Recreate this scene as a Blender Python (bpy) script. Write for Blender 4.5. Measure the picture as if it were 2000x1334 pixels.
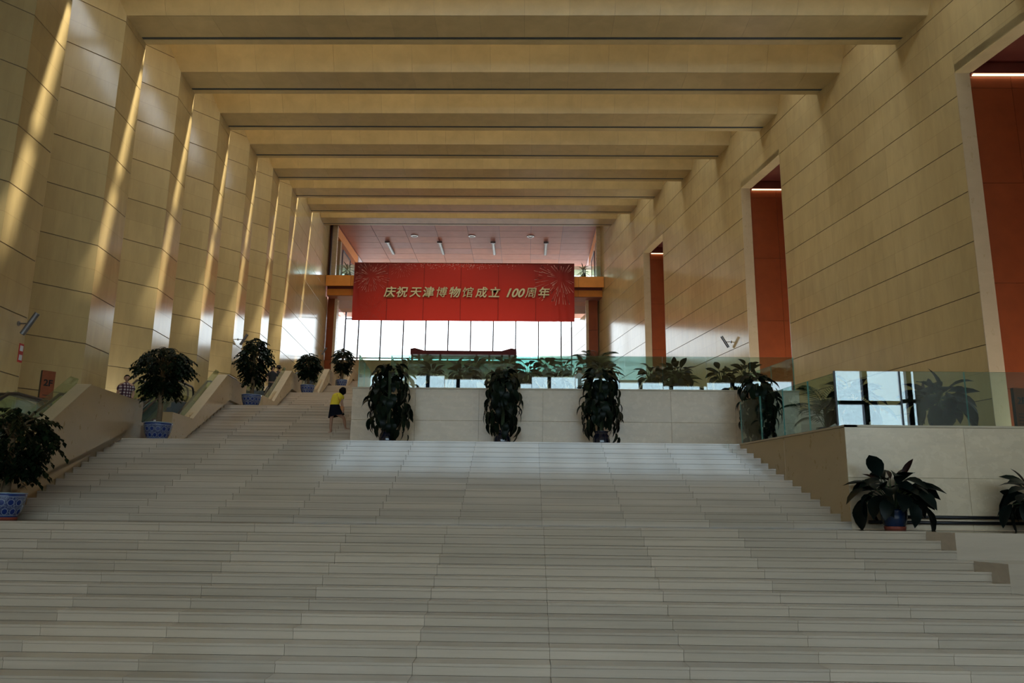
import bpy, bmesh, math, random
from mathutils import Vector, Matrix
random.seed(7)
for o in list(bpy.data.objects): bpy.data.objects.remove(o, do_unlink=True)
sc = bpy.context.scene
C = sc.collection
PI = math.pi
R = math.radians

# ------------------------------------------------------------------ camera
# Z = 0 is the camera's eye level, +Y runs up the hall, X runs along the steps.
F_PX, PITCH, ROLL, YAW = 1548.08, 0.20913, 0.01127, 0.01895
cam = bpy.data.cameras.new('camera'); cam.sensor_width = 36.0
cam.lens = F_PX / 2000 * 36; cam.clip_end = 900; cam.clip_start = .05
camo = bpy.data.objects.new('camera', cam); C.objects.link(camo)
fw = Vector((-math.sin(YAW)*math.cos(PITCH), math.cos(YAW)*math.cos(PITCH), math.sin(PITCH)))
rt = Vector((math.cos(YAW), math.sin(YAW), 0)); up = rt.cross(fw)
r2 = math.cos(ROLL)*rt + math.sin(ROLL)*up; u2 = -math.sin(ROLL)*rt + math.cos(ROLL)*up
camo.matrix_world = Matrix(((r2.x, u2.x, -fw.x, 0), (r2.y, u2.y, -fw.y, 0), (r2.z, u2.z, -fw.z, 0), (0, 0, 0, 1)))
sc.camera = camo

# ------------------------------------------------------------------ light
EXPOSURE = -0.22
SKY_STRENGTH = 8.0
SUN_STRENGTH = 10.0
SUN_DIR = Vector((-1.32, -.20, -1.0))          # direction the light travels
sc.view_settings.view_transform = 'Standard'; sc.view_settings.look = 'None'
sc.view_settings.exposure = EXPOSURE; sc.view_settings.gamma = 1.0
sc.view_settings.use_curve_mapping = False
w = bpy.data.worlds.new('sky'); sc.world = w; w.use_nodes = True
bg = w.node_tree.nodes['Background']
bg.inputs[0].default_value = (.87, .935, 1.0, 1); bg.inputs[1].default_value = SKY_STRENGTH
sun = bpy.data.lights.new('sun', 'SUN'); sun.energy = SUN_STRENGTH; sun.angle = R(2.6); sun.color = (1, .90, .72)
suno = bpy.data.objects.new('sun', sun); C.objects.link(suno)
suno.rotation_euler = SUN_DIR.to_track_quat('-Z', 'Y').to_euler(); suno.location = (40, 30, 60)
sc.cycles.max_bounces = 8; sc.cycles.diffuse_bounces = 5; sc.cycles.glossy_bounces = 4
sc.cycles.transparent_max_bounces = 24; sc.cycles.sample_clamp_indirect = 6.0

def portal(name, loc, normal, sx, sy):
    l = bpy.data.lights.new(name, 'AREA'); l.shape = 'RECTANGLE'; l.size = sx; l.size_y = sy
    l.cycles.is_portal = True
    o = bpy.data.objects.new(name, l); C.objects.link(o); o.location = loc
    o.rotation_euler = Vector(normal).to_track_quat('-Z', 'Y').to_euler()
    return o

# ------------------------------------------------------------------ helpers
def tag(o, label=None, cat=None, group=None, kind=None):
    if label: o['label'] = label
    if cat: o['category'] = cat
    if group: o['group'] = group
    if kind: o['kind'] = kind
    return o

def empty(name, loc=(0, 0, 0), rz=0, label=None, cat=None, group=None, kind=None, parent=None):
    o = bpy.data.objects.new(name, None); C.objects.link(o); o.location = loc; o.rotation_euler = (0, 0, rz)
    o.empty_display_size = .1
    if parent: o.parent = parent
    return tag(o, label, cat, group, kind)

def link(name, me, mat=None, parent=None, loc=(0, 0, 0), rot=(0, 0, 0), scale=(1, 1, 1)):
    o = bpy.data.objects.new(name, me); C.objects.link(o)
    if mat is not None and not me.materials: me.materials.append(mat)
    o.parent = parent; o.location = loc; o.rotation_euler = rot; o.scale = scale
    return o

def copy_tree(o, parent=None):
    c = o.copy(); C.objects.link(c); c.parent = parent
    for ch in list(o.children): copy_tree(ch, c)
    return c

class MB:
    """collects shapes into one mesh"""
    def __init__(s): s.v = []; s.f = []; s.m = []
    def add(s, vs, fs, mi=0):
        b = len(s.v); s.v += [tuple(v) for v in vs]; s.f += [tuple(i+b for i in f) for f in fs]; s.m += [mi]*len(fs); return s
    def box(s, x0, x1, y0, y1, z0, z1, mi=0):
        vs = [(x0,y0,z0),(x1,y0,z0),(x1,y1,z0),(x0,y1,z0),(x0,y0,z1),(x1,y0,z1),(x1,y1,z1),(x0,y1,z1)]
        return s.hexa(vs, mi)
    def hexa(s, vs, mi=0):
        return s.add(vs, [(0,3,2,1),(4,5,6,7),(0,1,5,4),(1,2,6,5),(2,3,7,6),(3,0,4,7)], mi)
    def prism(s, poly, a, b, mi=0):
        """poly: list of 3D points, a/b: offset vectors of both caps"""
        n = len(poly); a = Vector(a); b = Vector(b)
        vs = [Vector(p)+a for p in poly] + [Vector(p)+b for p in poly]
        fs = [tuple(range(n-1, -1, -1)), tuple(range(n, 2*n))] + [(i, (i+1) % n, n+(i+1) % n, n+i) for i in range(n)]
        return s.add(vs, fs, mi)
    def tube(s, path, r, n=8, mi=0, cap=True):
        path = [Vector(p) for p in path]; rs = r if isinstance(r, (list, tuple)) else [r]*len(path)
        base = len(s.v); vs = []; prev = None
        for i, p in enumerate(path):
            d = (path[min(i+1, len(path)-1)] - path[max(i-1, 0)]).normalized()
            if prev is None:
                a = d.orthogonal().normalized()
            else:
                a = (prev - d*prev.dot(d)).normalized()
            prev = a; b = d.cross(a)
            for k in range(n):
                t = 2*PI*k/n; vs.append(p + (a*math.cos(t) + b*math.sin(t))*rs[i])
        fs = []
        for i in range(len(path)-1):
            for k in range(n):
                fs.append((i*n+k, i*n+(k+1) % n, (i+1)*n+(k+1) % n, (i+1)*n+k))
        if cap:
            fs.append(tuple(range(n-1, -1, -1))); m = (len(path)-1)*n; fs.append(tuple(range(m, m+n)))
        return s.add(vs, fs, mi)
    def lathe(s, prof, n=24, c=(0, 0, 0), mi=0, cap=True):
        vs = []; fs = []
        for (r, z) in prof:
            for k in range(n):
                t = 2*PI*k/n; vs.append((c[0]+r*math.cos(t), c[1]+r*math.sin(t), c[2]+z))
        for i in range(len(prof)-1):
            for k in range(n):
                fs.append((i*n+k, i*n+(k+1) % n, (i+1)*n+(k+1) % n, (i+1)*n+k))
        if cap:
            fs.append(tuple(range(n-1, -1, -1))); m = (len(prof)-1)*n; fs.append(tuple(range(m, m+n)))
        return s.add(vs, fs, mi)
    def rings(s, rings, mi=0, cap=True):
        n = len(rings[0]); vs = [p for r in rings for p in r]; fs = []
        for i in range(len(rings)-1):
            for k in range(n):
                fs.append((i*n+k, i*n+(k+1) % n, (i+1)*n+(k+1) % n, (i+1)*n+k))
        if cap:
            fs.append(tuple(range(n-1, -1, -1))); m = (len(rings)-1)*n; fs.append(tuple(range(m, m+n)))
        return s.add(vs, fs, mi)
    def mesh(s, name, mats=None, smooth=False):
        me = bpy.data.meshes.new(name); me.from_pydata(s.v, [], s.f); me.update()
        for m in (mats if isinstance(mats, (list, tuple)) else [mats] if mats else []): me.materials.append(m)
        if any(s.m): me.polygons.foreach_set('material_index', s.m)
        if smooth: me.polygons.foreach_set('use_smooth', [True]*len(me.polygons))
        return me
    def build(s, name, mat, parent=None, loc=(0, 0, 0), smooth=False, rot=(0, 0, 0)):
        return link(name, s.mesh(name, mat, smooth), None, parent, loc, rot)

# ------------------------------------------------------------------ materials
class NT:
    def __init__(s, name):
        s.m = bpy.data.materials.new(name); s.m.use_nodes = True; s.t = s.m.node_tree; s.t.nodes.clear()
        s.out = s.n('ShaderNodeOutputMaterial')
    def n(s, typ, **kw):
        nd = s.t.nodes.new(typ)
        for k, v in kw.items(): setattr(nd, k, v)
        return nd
    def l(s, a, b): s.t.links.new(a, b)
    def val(s, sock, v):
        if hasattr(v, 'is_output') or hasattr(v, 'links') and not isinstance(v, (int, float, tuple)): s.l(v, sock)
        else: sock.default_value = v
    def math(s, op, a, b=None, c=None):
        nd = s.n('ShaderNodeMath', operation=op)
        for i, v in enumerate((a, b, c)):
            if v is not None: s.val(nd.inputs[i], v)
        return nd.outputs[0]
    def mix(s, fac, a, b, blend='MIX'):
        nd = s.n('ShaderNodeMix', data_type='RGBA', blend_type=blend)
        s.val(nd.inputs[0], fac); s.val(nd.inputs[6], a); s.val(nd.inputs[7], b)
        return nd.outputs[2]
    def noise(s, vec, scale, detail=4, rough=.55, dist=0):
        nd = s.n('ShaderNodeTexNoise'); nd.inputs['Scale'].default_value = scale; nd.inputs['Detail'].default_value = detail
        nd.inputs['Roughness'].default_value = rough; nd.inputs['Distortion'].default_value = dist
        if vec is not None: s.l(vec, nd.inputs['Vector'])
        return nd.outputs[0]
    def ramp(s, fac, p0, p1):
        nd = s.n('ShaderNodeMapRange'); nd.inputs[1].default_value = p0; nd.inputs[2].default_value = p1
        s.val(nd.inputs[0], fac); return nd.outputs[0]
    def mapping(s, vec, scale=(1, 1, 1), loc=(0, 0, 0), rot=(0, 0, 0)):
        nd = s.n('ShaderNodeMapping'); nd.inputs['Scale'].default_value = scale; nd.inputs['Location'].default_value = loc
        nd.inputs['Rotation'].default_value = rot
        s.l(vec, nd.inputs['Vector']); return nd.outputs[0]
    def bsdf(s, color, rough=.5, metal=0, spec=.5, bump=None, bstr=.1, bdist=.01, coat=0, emit=None, estr=0):
        b = s.n('ShaderNodeBsdfPrincipled')
        s.val(b.inputs['Base Color'], color if not isinstance(color, tuple) else tuple(color)+(1,)*(4-len(color)))
        s.val(b.inputs['Roughness'], rough); b.inputs['Metallic'].default_value = metal
        b.inputs['Specular IOR Level'].default_value = spec; b.inputs['Coat Weight'].default_value = coat
        b.inputs['Coat Roughness'].default_value = .04
        if emit: b.inputs['Emission Color'].default_value = tuple(emit)+(1,); b.inputs['Emission Strength'].default_value = estr
        if bump is not None:
            bn = s.n('ShaderNodeBump'); bn.inputs['Strength'].default_value = bstr; bn.inputs['Distance'].default_value = bdist
            s.l(bump, bn.inputs['Height']); s.l(bn.outputs[0], b.inputs['Normal'])
        s.l(b.outputs[0], s.out.inputs[0]); return s.m

def c4(c): return (c[0], c[1], c[2], 1)
def plain(name, col, rough=.5, metal=0, var=.12, scale=6, spec=.5, coat=0):
    t = NT(name); co = t.n('ShaderNodeTexCoord').outputs['Object']
    nz = t.noise(co, scale)
    col2 = t.mix(t.ramp(nz, .3, .7), c4([x*(1-var) for x in col]), c4([min(1, x*(1+var)) for x in col]))
    return t.bsdf(col2, rough, metal, spec, coat=coat)

def stone(name, col, rough=.2, var=.10, joints=None, rnd=.12, streak=(1, 1, 1), spots=.0, coat=0, spec=.5, rvar=.14, bst=.04):
    """polished limestone; joints=(half height line, width step) draws hairline joints in the panel's own space"""
    t = NT(name); tc = t.n('ShaderNodeTexCoord').outputs['Object']
    oi = t.n('ShaderNodeObjectInfo')
    off = t.n('ShaderNodeVectorMath', operation='ADD'); t.l(tc, off.inputs[0])
    mul = t.n('ShaderNodeVectorMath', operation='SCALE'); t.l(oi.outputs['Location'], mul.inputs[0]); mul.inputs['Scale'].default_value = .37
    t.l(mul.outputs[0], off.inputs[1]); v = off.outputs[0]
    big = t.noise(t.mapping(v, streak), 1.3, 5, .6, .4); fine = t.noise(v, 34, 3, .6)
    a = c4([x*(1-var) for x in col]); b = c4([min(1, x*(1+var)) for x in col])
    colr = t.mix(t.ramp(big, .32, .68), a, b)
    colr = t.mix(t.math('MULTIPLY', t.ramp(fine, .55, .8), .10), colr, c4([col[0]*.72, col[1]*.66, col[2]*.55]))
    if spots:
        sp = t.noise(v, 9, 6, .75); colr = t.mix(t.math('MULTIPLY', t.ramp(sp, .60, .74), spots), colr, c4([col[0]*.75, col[1]*.58, col[2]*.36]))
    rv = t.math('MULTIPLY_ADD', oi.outputs['Random'], 2*rnd, 1-rnd)
    sc_ = t.n('ShaderNodeVectorMath', operation='SCALE'); t.l(colr, sc_.inputs[0]); t.l(rv, sc_.inputs['Scale']); colr = sc_.outputs[0]
    tint = t.math('FRACT', t.math('MULTIPLY', oi.outputs['Random'], 7.31))
    colr = t.mix(t.math('MULTIPLY', tint, rnd*1.1), colr, c4([col[0]*.80, col[1]*.86, col[2]*1.02]))
    if joints:
        zh, step = joints
        sp = t.n('ShaderNodeSeparateXYZ'); t.l(tc, sp.inputs[0])
        lz = t.math('LESS_THAN', t.math('ABSOLUTE', sp.outputs['Z']), .006)
        upper = t.math('GREATER_THAN', sp.outputs['Z'], 0.0)
        xs = t.math('ADD', sp.outputs['X'], t.math('MULTIPLY', upper, step*.45))
        fx = t.math('FRACT', t.math('DIVIDE', t.math('ADD', xs, 50.0), step))
        lx = t.math('LESS_THAN', fx, .006/step*1.6)
        ln = t.math('MAXIMUM', lz, t.math('MULTIPLY', lx, .5))
        cell = t.math('FLOOR', t.math('DIVIDE', t.math('ADD', xs, 50.0), step))
        wn = t.n('ShaderNodeTexWhiteNoise', noise_dimensions='2D'); cb = t.n('ShaderNodeCombineXYZ')
        t.l(t.math('ADD', cell, t.math('MULTIPLY', oi.outputs['Random'], 91.0)), cb.inputs[0]); t.l(upper, cb.inputs[1]); t.l(cb.outputs[0], wn.inputs['Vector'])
        sv = t.n('ShaderNodeVectorMath', operation='SCALE'); t.l(colr, sv.inputs[0])
        t.l(t.math('MULTIPLY_ADD', wn.outputs['Value'], .07, .965), sv.inputs['Scale']); colr = sv.outputs[0]
        colr = t.mix(t.math('MULTIPLY', ln, .38), colr, c4([col[0]*.4, col[1]*.36, col[2]*.3]))
    rg = t.math('MULTIPLY_ADD', t.noise(t.mapping(v, (streak[0]*2, streak[1]*2, streak[2]*.6)), 3.0, 4), rvar, rough-rvar*.45)
    return t.bsdf(colr, rg, 0, spec, bump=fine, bstr=bst, bdist=.004, coat=coat)

def glass(name, tint, ior=1.5, edge=None):
    t = NT(name); tr = t.n('ShaderNodeBsdfTransparent'); tr.inputs[0].default_value = c4(tint)
    gl = t.n('ShaderNodeBsdfGlossy'); gl.inputs[0].default_value = (1, 1, 1, 1); gl.inputs['Roughness'].default_value = 0
    ge = t.n('ShaderNodeNewGeometry'); dt = t.n('ShaderNodeVectorMath', operation='DOT_PRODUCT')
    t.l(ge.outputs['Normal'], dt.inputs[0]); t.l(ge.outputs['Incoming'], dt.inputs[1])
    f0 = ((ior-1)/(ior+1))**2
    fres = t.math('MULTIPLY_ADD', t.math('POWER', t.math('SUBTRACT', 1.0, t.math('ABSOLUTE', dt.outputs['Value'])), 5.0), 1-f0, f0)
    mx = t.n('ShaderNodeMixShader'); t.l(fres, mx.inputs[0]); t.l(tr.outputs[0], mx.inputs[1]); t.l(gl.outputs[0], mx.inputs[2])
    t.l(mx.outputs[0], t.out.inputs[0]); return t.m

def emit(name, col, st):
    t = NT(name); e = t.n('ShaderNodeEmission'); e.inputs[0].default_value = c4(col); e.inputs[1].default_value = st
    t.l(e.outputs[0], t.out.inputs[0]); return t.m

M = {}
M['wall'] = stone('limestone_wall', (.54, .405, .19), .13, .07, joints=(0, 1.17), rnd=.045, streak=(2.2, 2.2, .5), rvar=.10, bst=.015)
M['beam'] = stone('limestone_beam', (.575, .43, .20), .34, .09, rnd=.05, spots=.2, bst=.015)
M['joint'] = plain('dark_joint', (.16, .12, .07), .8)  # dark backing that shows in the open joints between stones
M['step'] = stone('step_limestone', (.55, .455, .345), .10, .08, rnd=.12, streak=(.5, 3, 6), spots=.10, spec=.75, rvar=.07, bst=.008)
M['marble'] = stone('pale_marble', (.72, .575, .385), .26, .07, rnd=.03, streak=(.8, .8, 3), spots=.30)
M['parapet'] = stone('parapet_stone', (.52, .395, .225), .28, .05, rnd=.03, streak=(1, 1, 2), rvar=.06, bst=.008)
M['coping'] = stone('coping_stone', (.56, .46, .31), .35, .08, rnd=.03, spots=.2)
M['floor'] = stone('floor_stone', (.34, .28, .21), .2, .06, rnd=.03)
M['copper'] = plain('copper_red_panel', (.27, .058, .013), .38, .15, .10, 2.0)
M['copper_dark'] = plain('dark_copper_soffit', (.16, .035, .02), .4, .2, .1, 2)
M['orange'] = plain('orange_panel', (.88, .34, .06), .42, 0, .06, 1.5)
M['wood'] = plain('rosy_wood_panel', (.52, .225, .14), .5, 0, .07, 1.2, spec=.2)
M['wood2'] = plain('rosy_wood_panel_grey', (.45, .22, .165), .5, 0, .07, 1.2, spec=.2)
M['dark_wood'] = plain('dark_red_lining', (.20, .05, .03), .4, 0, .1, 2)
M['frame'] = plain('dark_aubergine_frame', (.035, .02, .035), .4, .3)
M['black'] = plain('black_rubber', (.012, .012, .013), .38)
M['metal'] = plain('brushed_metal', (.22, .22, .23), .32, .8)
M['slot'] = plain('grey_track_metal', (.10, .11, .11), .45, .5)
M['chrome'] = plain('bright_metal', (.7, .7, .7), .15, 1)
M['glass'] = glass('green_balustrade_glass', (.76, .885, .865), 1.95)
M['glass_edge'] = plain('glass_edge_green', (.16, .42, .36), .15)
M['glass_clear'] = glass('window_glass', (.97, .98, .98), 1.45)
M['glass_entrance'] = glass('entrance_glass', (.70, .77, .80), 1.5)
M['glass_far'] = glass('far_window_glass', (.80, .82, .82), 1.45)
M['glass_dark'] = glass('tinted_glass', (.80, .88, .80), 1.5)
M['led'] = emit('warm_strip_light', (1, .42, .12), 16)
M['led_white'] = emit('strip_light_core', (1, .70, .40), 4)
M['darkpot'] = plain('dark_glazed_pot', (.012, .015, .030), .12, 0, .2, 5, coat=.6)
M['bluepot'] = plain('blue_glazed_pot', (.009, .026, .07), .2, 0, .2, 5, coat=.5)
M['clay'] = plain('red_clay', (.26, .055, .03), .7)
M['soil'] = plain('soil', (.05, .035, .025), .9)
M['bark'] = plain('tree_bark', (.20, .135, .075), .85, 0, .25, 9)
def leafmat(name, col, rough=.38):
    t = NT(name); oi = t.n('ShaderNodeObjectInfo'); g = t.n('ShaderNodeNewGeometry')
    rp = t.math('FRACT', t.math('ADD', g.outputs['Random Per Island'], oi.outputs['Random']))
    colr = t.mix(rp, c4([x*.6 for x in col]), c4([x*1.35 for x in col]))
    return t.bsdf(colr, rough, 0, .16)
M['leaf_tree'] = leafmat('dark_tree_leaf', (.006, .014, .005))
M['leaf_vine'] = leafmat('dark_vine_leaf', (.005, .012, .006))
M['leaf_broad'] = leafmat('dark_broad_leaf', (.005, .010, .008), .4)
M['leaf_red'] = leafmat('reddish_young_leaf', (.030, .010, .007), .4)
M['leaf_palm'] = leafmat('palm_leaf', (.018, .038, .012))
M['stem'] = plain('plant_stem', (.05, .075, .03), .6)
M['skin'] = plain('skin', (.42, .245, .165), .5, 0, .04)
M['hair'] = plain('dark_hair', (.006, .004, .004), .8, spec=.1)
M['yellow'] = plain('yellow_cotton', (.78, .60, .035), .8, 0, .06, 12)
M['navy'] = plain('navy_cloth', (.006, .007, .014), .9, spec=.1)
M['shirt_black'] = plain('black_cloth', (.012, .012, .014), .85)
M['shirt_white'] = plain('white_cloth', (.62, .64, .66), .8)
M['leather'] = plain('tan_leather', (.55, .22, .05), .5)
M['trouser'] = plain('grey_trouser', (.05, .05, .055), .85)
M['lens'] = plain('dark_lens', (.02, .02, .025), .1)
M['eye'] = plain('eye_dark', (.02, .012, .01), .2)
M['lip'] = plain('lip', (.33, .13, .10), .5)

# ------------------------------------------------------------------ the plan of the hall (metres)
RISE, RUN = .15, .3766
ZL = [-.308 + 2.1*i for i in range(7)]           # landing levels 1..7 -> index 0..6
YE = [15.045, 21.492, 30.70, 41.70, 52.90, 64.10, 75.3]   # front edge of each landing
Y2 = 16.596                                       # first riser edge of the second flight
GROUND = ZL[0] - 13*RISE
def XS(y): return -9.38 - .0767*y                # left edge of the stairs
def XT(y): return 9.546 - .1765*y                # right edge of the second flight
def XB(y): return 9.986 - .1765*y                # right edge of the first flight
def XLW(y): return -13.084 - .0767*y             # left wall, hall face of the piers
def XRW(y): return 19.413 - .1795*y              # right wall
def XCL(y): return -3.75 - .0767*y               # left side of the middle terraces
def XCR(y): return 13.53 - .1795*y               # right side of the middle terraces
COURSE, H0 = 1.7609, 15.9646                      # wall courses
BK = list(range(-5, 8))
def YB(k): return 28.18 + 5.549*k                 # back lower edge of beam k
def ZB(k): return 17.99 + .9694*k
SOFFIT = 1.86
LEAN = .50
BH = 3.1                                          # height of the inclined beam face
SLOT0, SLOT1 = .05, 1.20                          # skylight slot, measured from the back of the beam
FLAT_Y = YB(5) - SOFFIT                           # from here the left wall is flat
END_Y = 70.9
DY_A = 5.549 - SOFFIT
TA = .785                                         # splay of the left wall's angled faces

# ------------------------------------------------------------------ wall panels
_pc = {}
def panel_mesh(L, h, mat, th=.06, key=''):
    k = (round(L, 3), round(h, 3), mat.name, th)
    if k not in _pc:
        b = .006
        m = MB()
        # front face slightly bevelled, local +y is the hall side
        x0, x1, z0, z1 = -L/2, L/2, -h/2, h/2
        vs = [(x0,-th,z0),(x1,-th,z0),(x1,-th,z1),(x0,-th,z1),
              (x0,-b,z0),(x1,-b,z0),(x1,-b,z1),(x0,-b,z1),
              (x0+b*.5,0,z0+b),(x1-b*.5,0,z0+b),(x1-b*.5,0,z1-b),(x0+b*.5,0,z1-b)]
        fs = [(0,1,2,3),(0,4,5,1),(1,5,6,2),(2,6,7,3),(3,7,4,0),(4,8,9,5),(5,9,10,6),(6,10,11,7),(7,11,8,4),(8,11,10,9)]
        m.add(vs, fs); _pc[k] = m.mesh('wall_panel', mat)
    return _pc[k]

def place_panel(parent, a, b, z0, z1, mat, gx=.004, gz=.026, name='wall_panel'):
    """panel on the line a->b (plan points, hall on the left-hand side), between heights z0, z1"""
    a = Vector(a); b = Vector(b); d = b - a; L = d.length
    me = panel_mesh(L-gx, (z1-z0)-gz, mat)
    o = link(name, me, None, parent, ((a.x+b.x)/2, (a.y+b.y)/2, (z0+z1)/2), (0, 0, math.atan2(d.y, d.x)))
    return o

def courses(z0, z1):
    j = math.ceil((z0-H0)/COURSE - 1e-6) - 1; out = []
    while H0 + j*COURSE < z1 - .05:
        lo = H0 + j*COURSE; out.append((max(lo, z0), lo+COURSE)); j += 1
    return [(a, b) for a, b in out if b-a > .1]

# ---- left wall: angled faces and hall-side faces, saw-toothed in plan
wl = empty('wall_left', kind='structure')
prof = []                     # plan profile going towards the camera
pts = [(XLW(END_Y), END_Y), (XLW(FLAT_Y), FLAT_Y)]
teeth = []
for k in range(5, -6, -1):
    yf = YB(k) - SOFFIT
    bend = (XLW(yf), yf)
    if k != 5: pts += [(XLW(YB(k)), YB(k)), bend]
    ynear = YB(k-1)
    near = (XLW(yf) - TA*(yf-ynear), ynear)
    pts.append(near); teeth.append((k, bend, near))
pts.append((XLW(YB(-6)), YB(-6))); pts.append((XLW(-10), -10))
back = MB()
for (a, b) in zip(pts[:-1], pts[1:]):
    d = Vector((b[0]-a[0], b[1]-a[1])); n = Vector((-d.y, d.x)).normalized()
    a2 = Vector(a) - n*.022; b2 = Vector(b) - n*.022; a3 = Vector(a) - n*.5; b3 = Vector(b) - n*.5
    ym = max(a[1], b[1]); zt = min(30, 13.07 + .1747*ym + BH + 1.8)
    back.hexa([(a2.x,a2.y,-2.4),(b2.x,b2.y,-2.4),(b3.x,b3.y,-2.4),(a3.x,a3.y,-2.4),(a2.x,a2.y,zt),(b2.x,b2.y,zt),(b3.x,b3.y,zt),(a3.x,a3.y,zt)])
back.build('backing', M['joint'], wl)
for k, bend, near in teeth:
    if k < -2: continue
    zlo = max(-2.0, .19*bend[1]-4.2)
    for z0, z1 in courses(zlo, ZB(k)+BH):
        place_panel(wl, bend, near, z0, z1, M['wall'])
        if k != 5:
            place_panel(wl, (XLW(YB(k)), YB(k)), bend, z0, z1, M['wall'])
ys = [FLAT_Y + (END_Y-FLAT_Y)*i/5 for i in range(6)]
for z0, z1 in courses(7.2, ZB(7)+BH):
    for a, b in zip(ys[:-1], ys[1:]):
        place_panel(wl, (XLW(b), b), (XLW(a), a), z0, z1, M['wall'])
# plain returns behind each pier and the unseen near end
ret = MB()
for (a, b) in zip(pts[:-1], pts[1:]):
    if abs(a[1]-b[1]) < .01 or a[1] < 11:
        d = Vector((b[0]-a[0], b[1]-a[1])); n = Vector((-d.y, d.x)).normalized()
        q = [Vector(a), Vector(b), Vector(b)-n*.02, Vector(a)-n*.02]; zt = 13.07+.1747*max(a[1], b[1])+BH+.6
        ret.hexa([(p.x, p.y, -2.3) for p in q] + [(p.x, p.y, zt) for p in q])
ret.build('return_face', M['beam'], wl)

# ---- right wall with three tall openings
OPEN = [(21.0, 25.37, H0-COURSE/2), (37.44, 41.79, H0+COURSE), (54.18, 58.47, H0+2*COURSE)]
wr = empty('wall_right', kind='structure')
bk = MB()
def rseg(y0, y1, z0, z1):
    q = [(XRW(y0)+.022, y0), (XRW(y1)+.022, y1), (XRW(y1)+.5, y1), (XRW(y0)+.5, y0)]
    bk.hexa([(x, y, z0) for x, y in q] + [(x, y, z1) for x, y in q])
edges = [-10] + [v for o in OPEN for v in o[:2]] + [END_Y]
for i in range(0, len(edges), 2): rseg(edges[i], edges[i+1], -2.4, 29.8)
for a, b, t in OPEN: rseg(a, b, t, 29.8)
bk.build('backing', M['joint'], wr)
def rpanels(y0, y1, z0, z1):
    n = max(1, round((y1-y0)/3.6))
    for i in range(n):
        a = y0+(y1-y0)*i/n; b = y0+(y1-y0)*(i+1)/n
        place_panel(wr, (XRW(a), a), (XRW(b), b), z0, z1, M['wall'])
for z0, z1 in courses(1.6, 28.2):
    lo = 12.0; segs = []
    # vertical limits of what the hall shows
    ymin = max(12.0, (z0-13.07-BH)/.1747) if z0 > 17 else 12.0
    ymax = min(END_Y, (z1+5.5)/.19)
    cuts = sorted(OPEN)
    y = ymin
    for a, b, t in cuts:
        if z1 <= t + .01:
            if y < a: segs.append((y, a, z0, z1))
            y = max(y, b)
        elif z0 < t - .01:
            if y < a: segs.append((y, a, z0, z1))
            segs.append((max(a, ymin), b, t, z1)); y = max(y, b)
    if y < ymax: segs.append((y, END_Y if ymax > END_Y-3 else ymax, z0, z1))
    for s_ in segs:
        if s_[1]-s_[0] > .2 and s_[0] < ymax: rpanels(s_[0], min(s_[1], END_Y), s_[2], s_[3])

# ---- the passages behind the openings
for n, (a, b, t) in enumerate(OPEN):
    d = empty('door_%d' % (n+1), (XRW(b), b, 0), kind='structure')
    lev = [ZL[1], ZL[3], ZL[4]][n]
    dx = 5.2
    sh = XRW(a)-XRW(b)
    rv = MB().box(.0, .50, -.03, .0, lev-2, t); rv.box(sh, sh+.5, a-b, a-b+.03, lev-2, t)
    rv.build('stone_reveal', M['parapet'], d)
    MB().hexa([(0,.0,t-.02),(.55,.0,t-.02),(.55+sh,a-b,t-.02),(sh,a-b,t-.02),(0,0,t+.3),(.55,0,t+.3),(.55+sh,a-b,t+.3),(sh,a-b,t+.3)]).build('lintel', M['beam'], d)
    box = MB().box(.5, dx, .10, .3, lev-2, t+.6); box.box(dx+sh, dx+sh+.2, a-b-.3, .3, lev-2, t+.6)
    box.box(.55+sh, dx+sh, a-b-.3, a-b-.1, lev-2, t+.6)
    box.build('lining', M['dark_wood'], d)
    MB().hexa([(.5,.3,t+.45),(dx+sh,.3,t+.45),(dx+sh,a-b-.3,t+.45),(.5+sh,a-b-.3,t+.45),(.5,.3,t+.6),(dx+sh,.3,t+.6),(dx+sh,a-b-.3,t+.6),(.5+sh,a-b-.3,t+.6)]).build('passage_ceiling', M['copper_dark'], d)
    # copper panels of the far side wall
    rows = []; z = lev - 1.5
    hts = 2*COURSE
    zt = t - .55
    while zt > lev-1.5:
        rows.append((max(zt-hts, lev-1.6), zt)); zt -= hts
    rows.insert(0, (t-.55, t-.12))
    for z0, z1 in rows:
        for x0, x1 in ((.52, 1.95), (1.95, 3.38), (3.38, 5.18)):
            MB().box(x0+.006, x1-.006, .055, .10, z0+.006, z1-.006).build('copper_panel', M['copper'], d)
    MB().box(.62, dx, -.06, .05, t-.085, t-.06).build('light_strip', M['led_white'], d)
    MB().box(.52, dx, -.09, .05, t-.05, t+.02).build('light_trough', M['copper_dark'], d)

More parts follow.
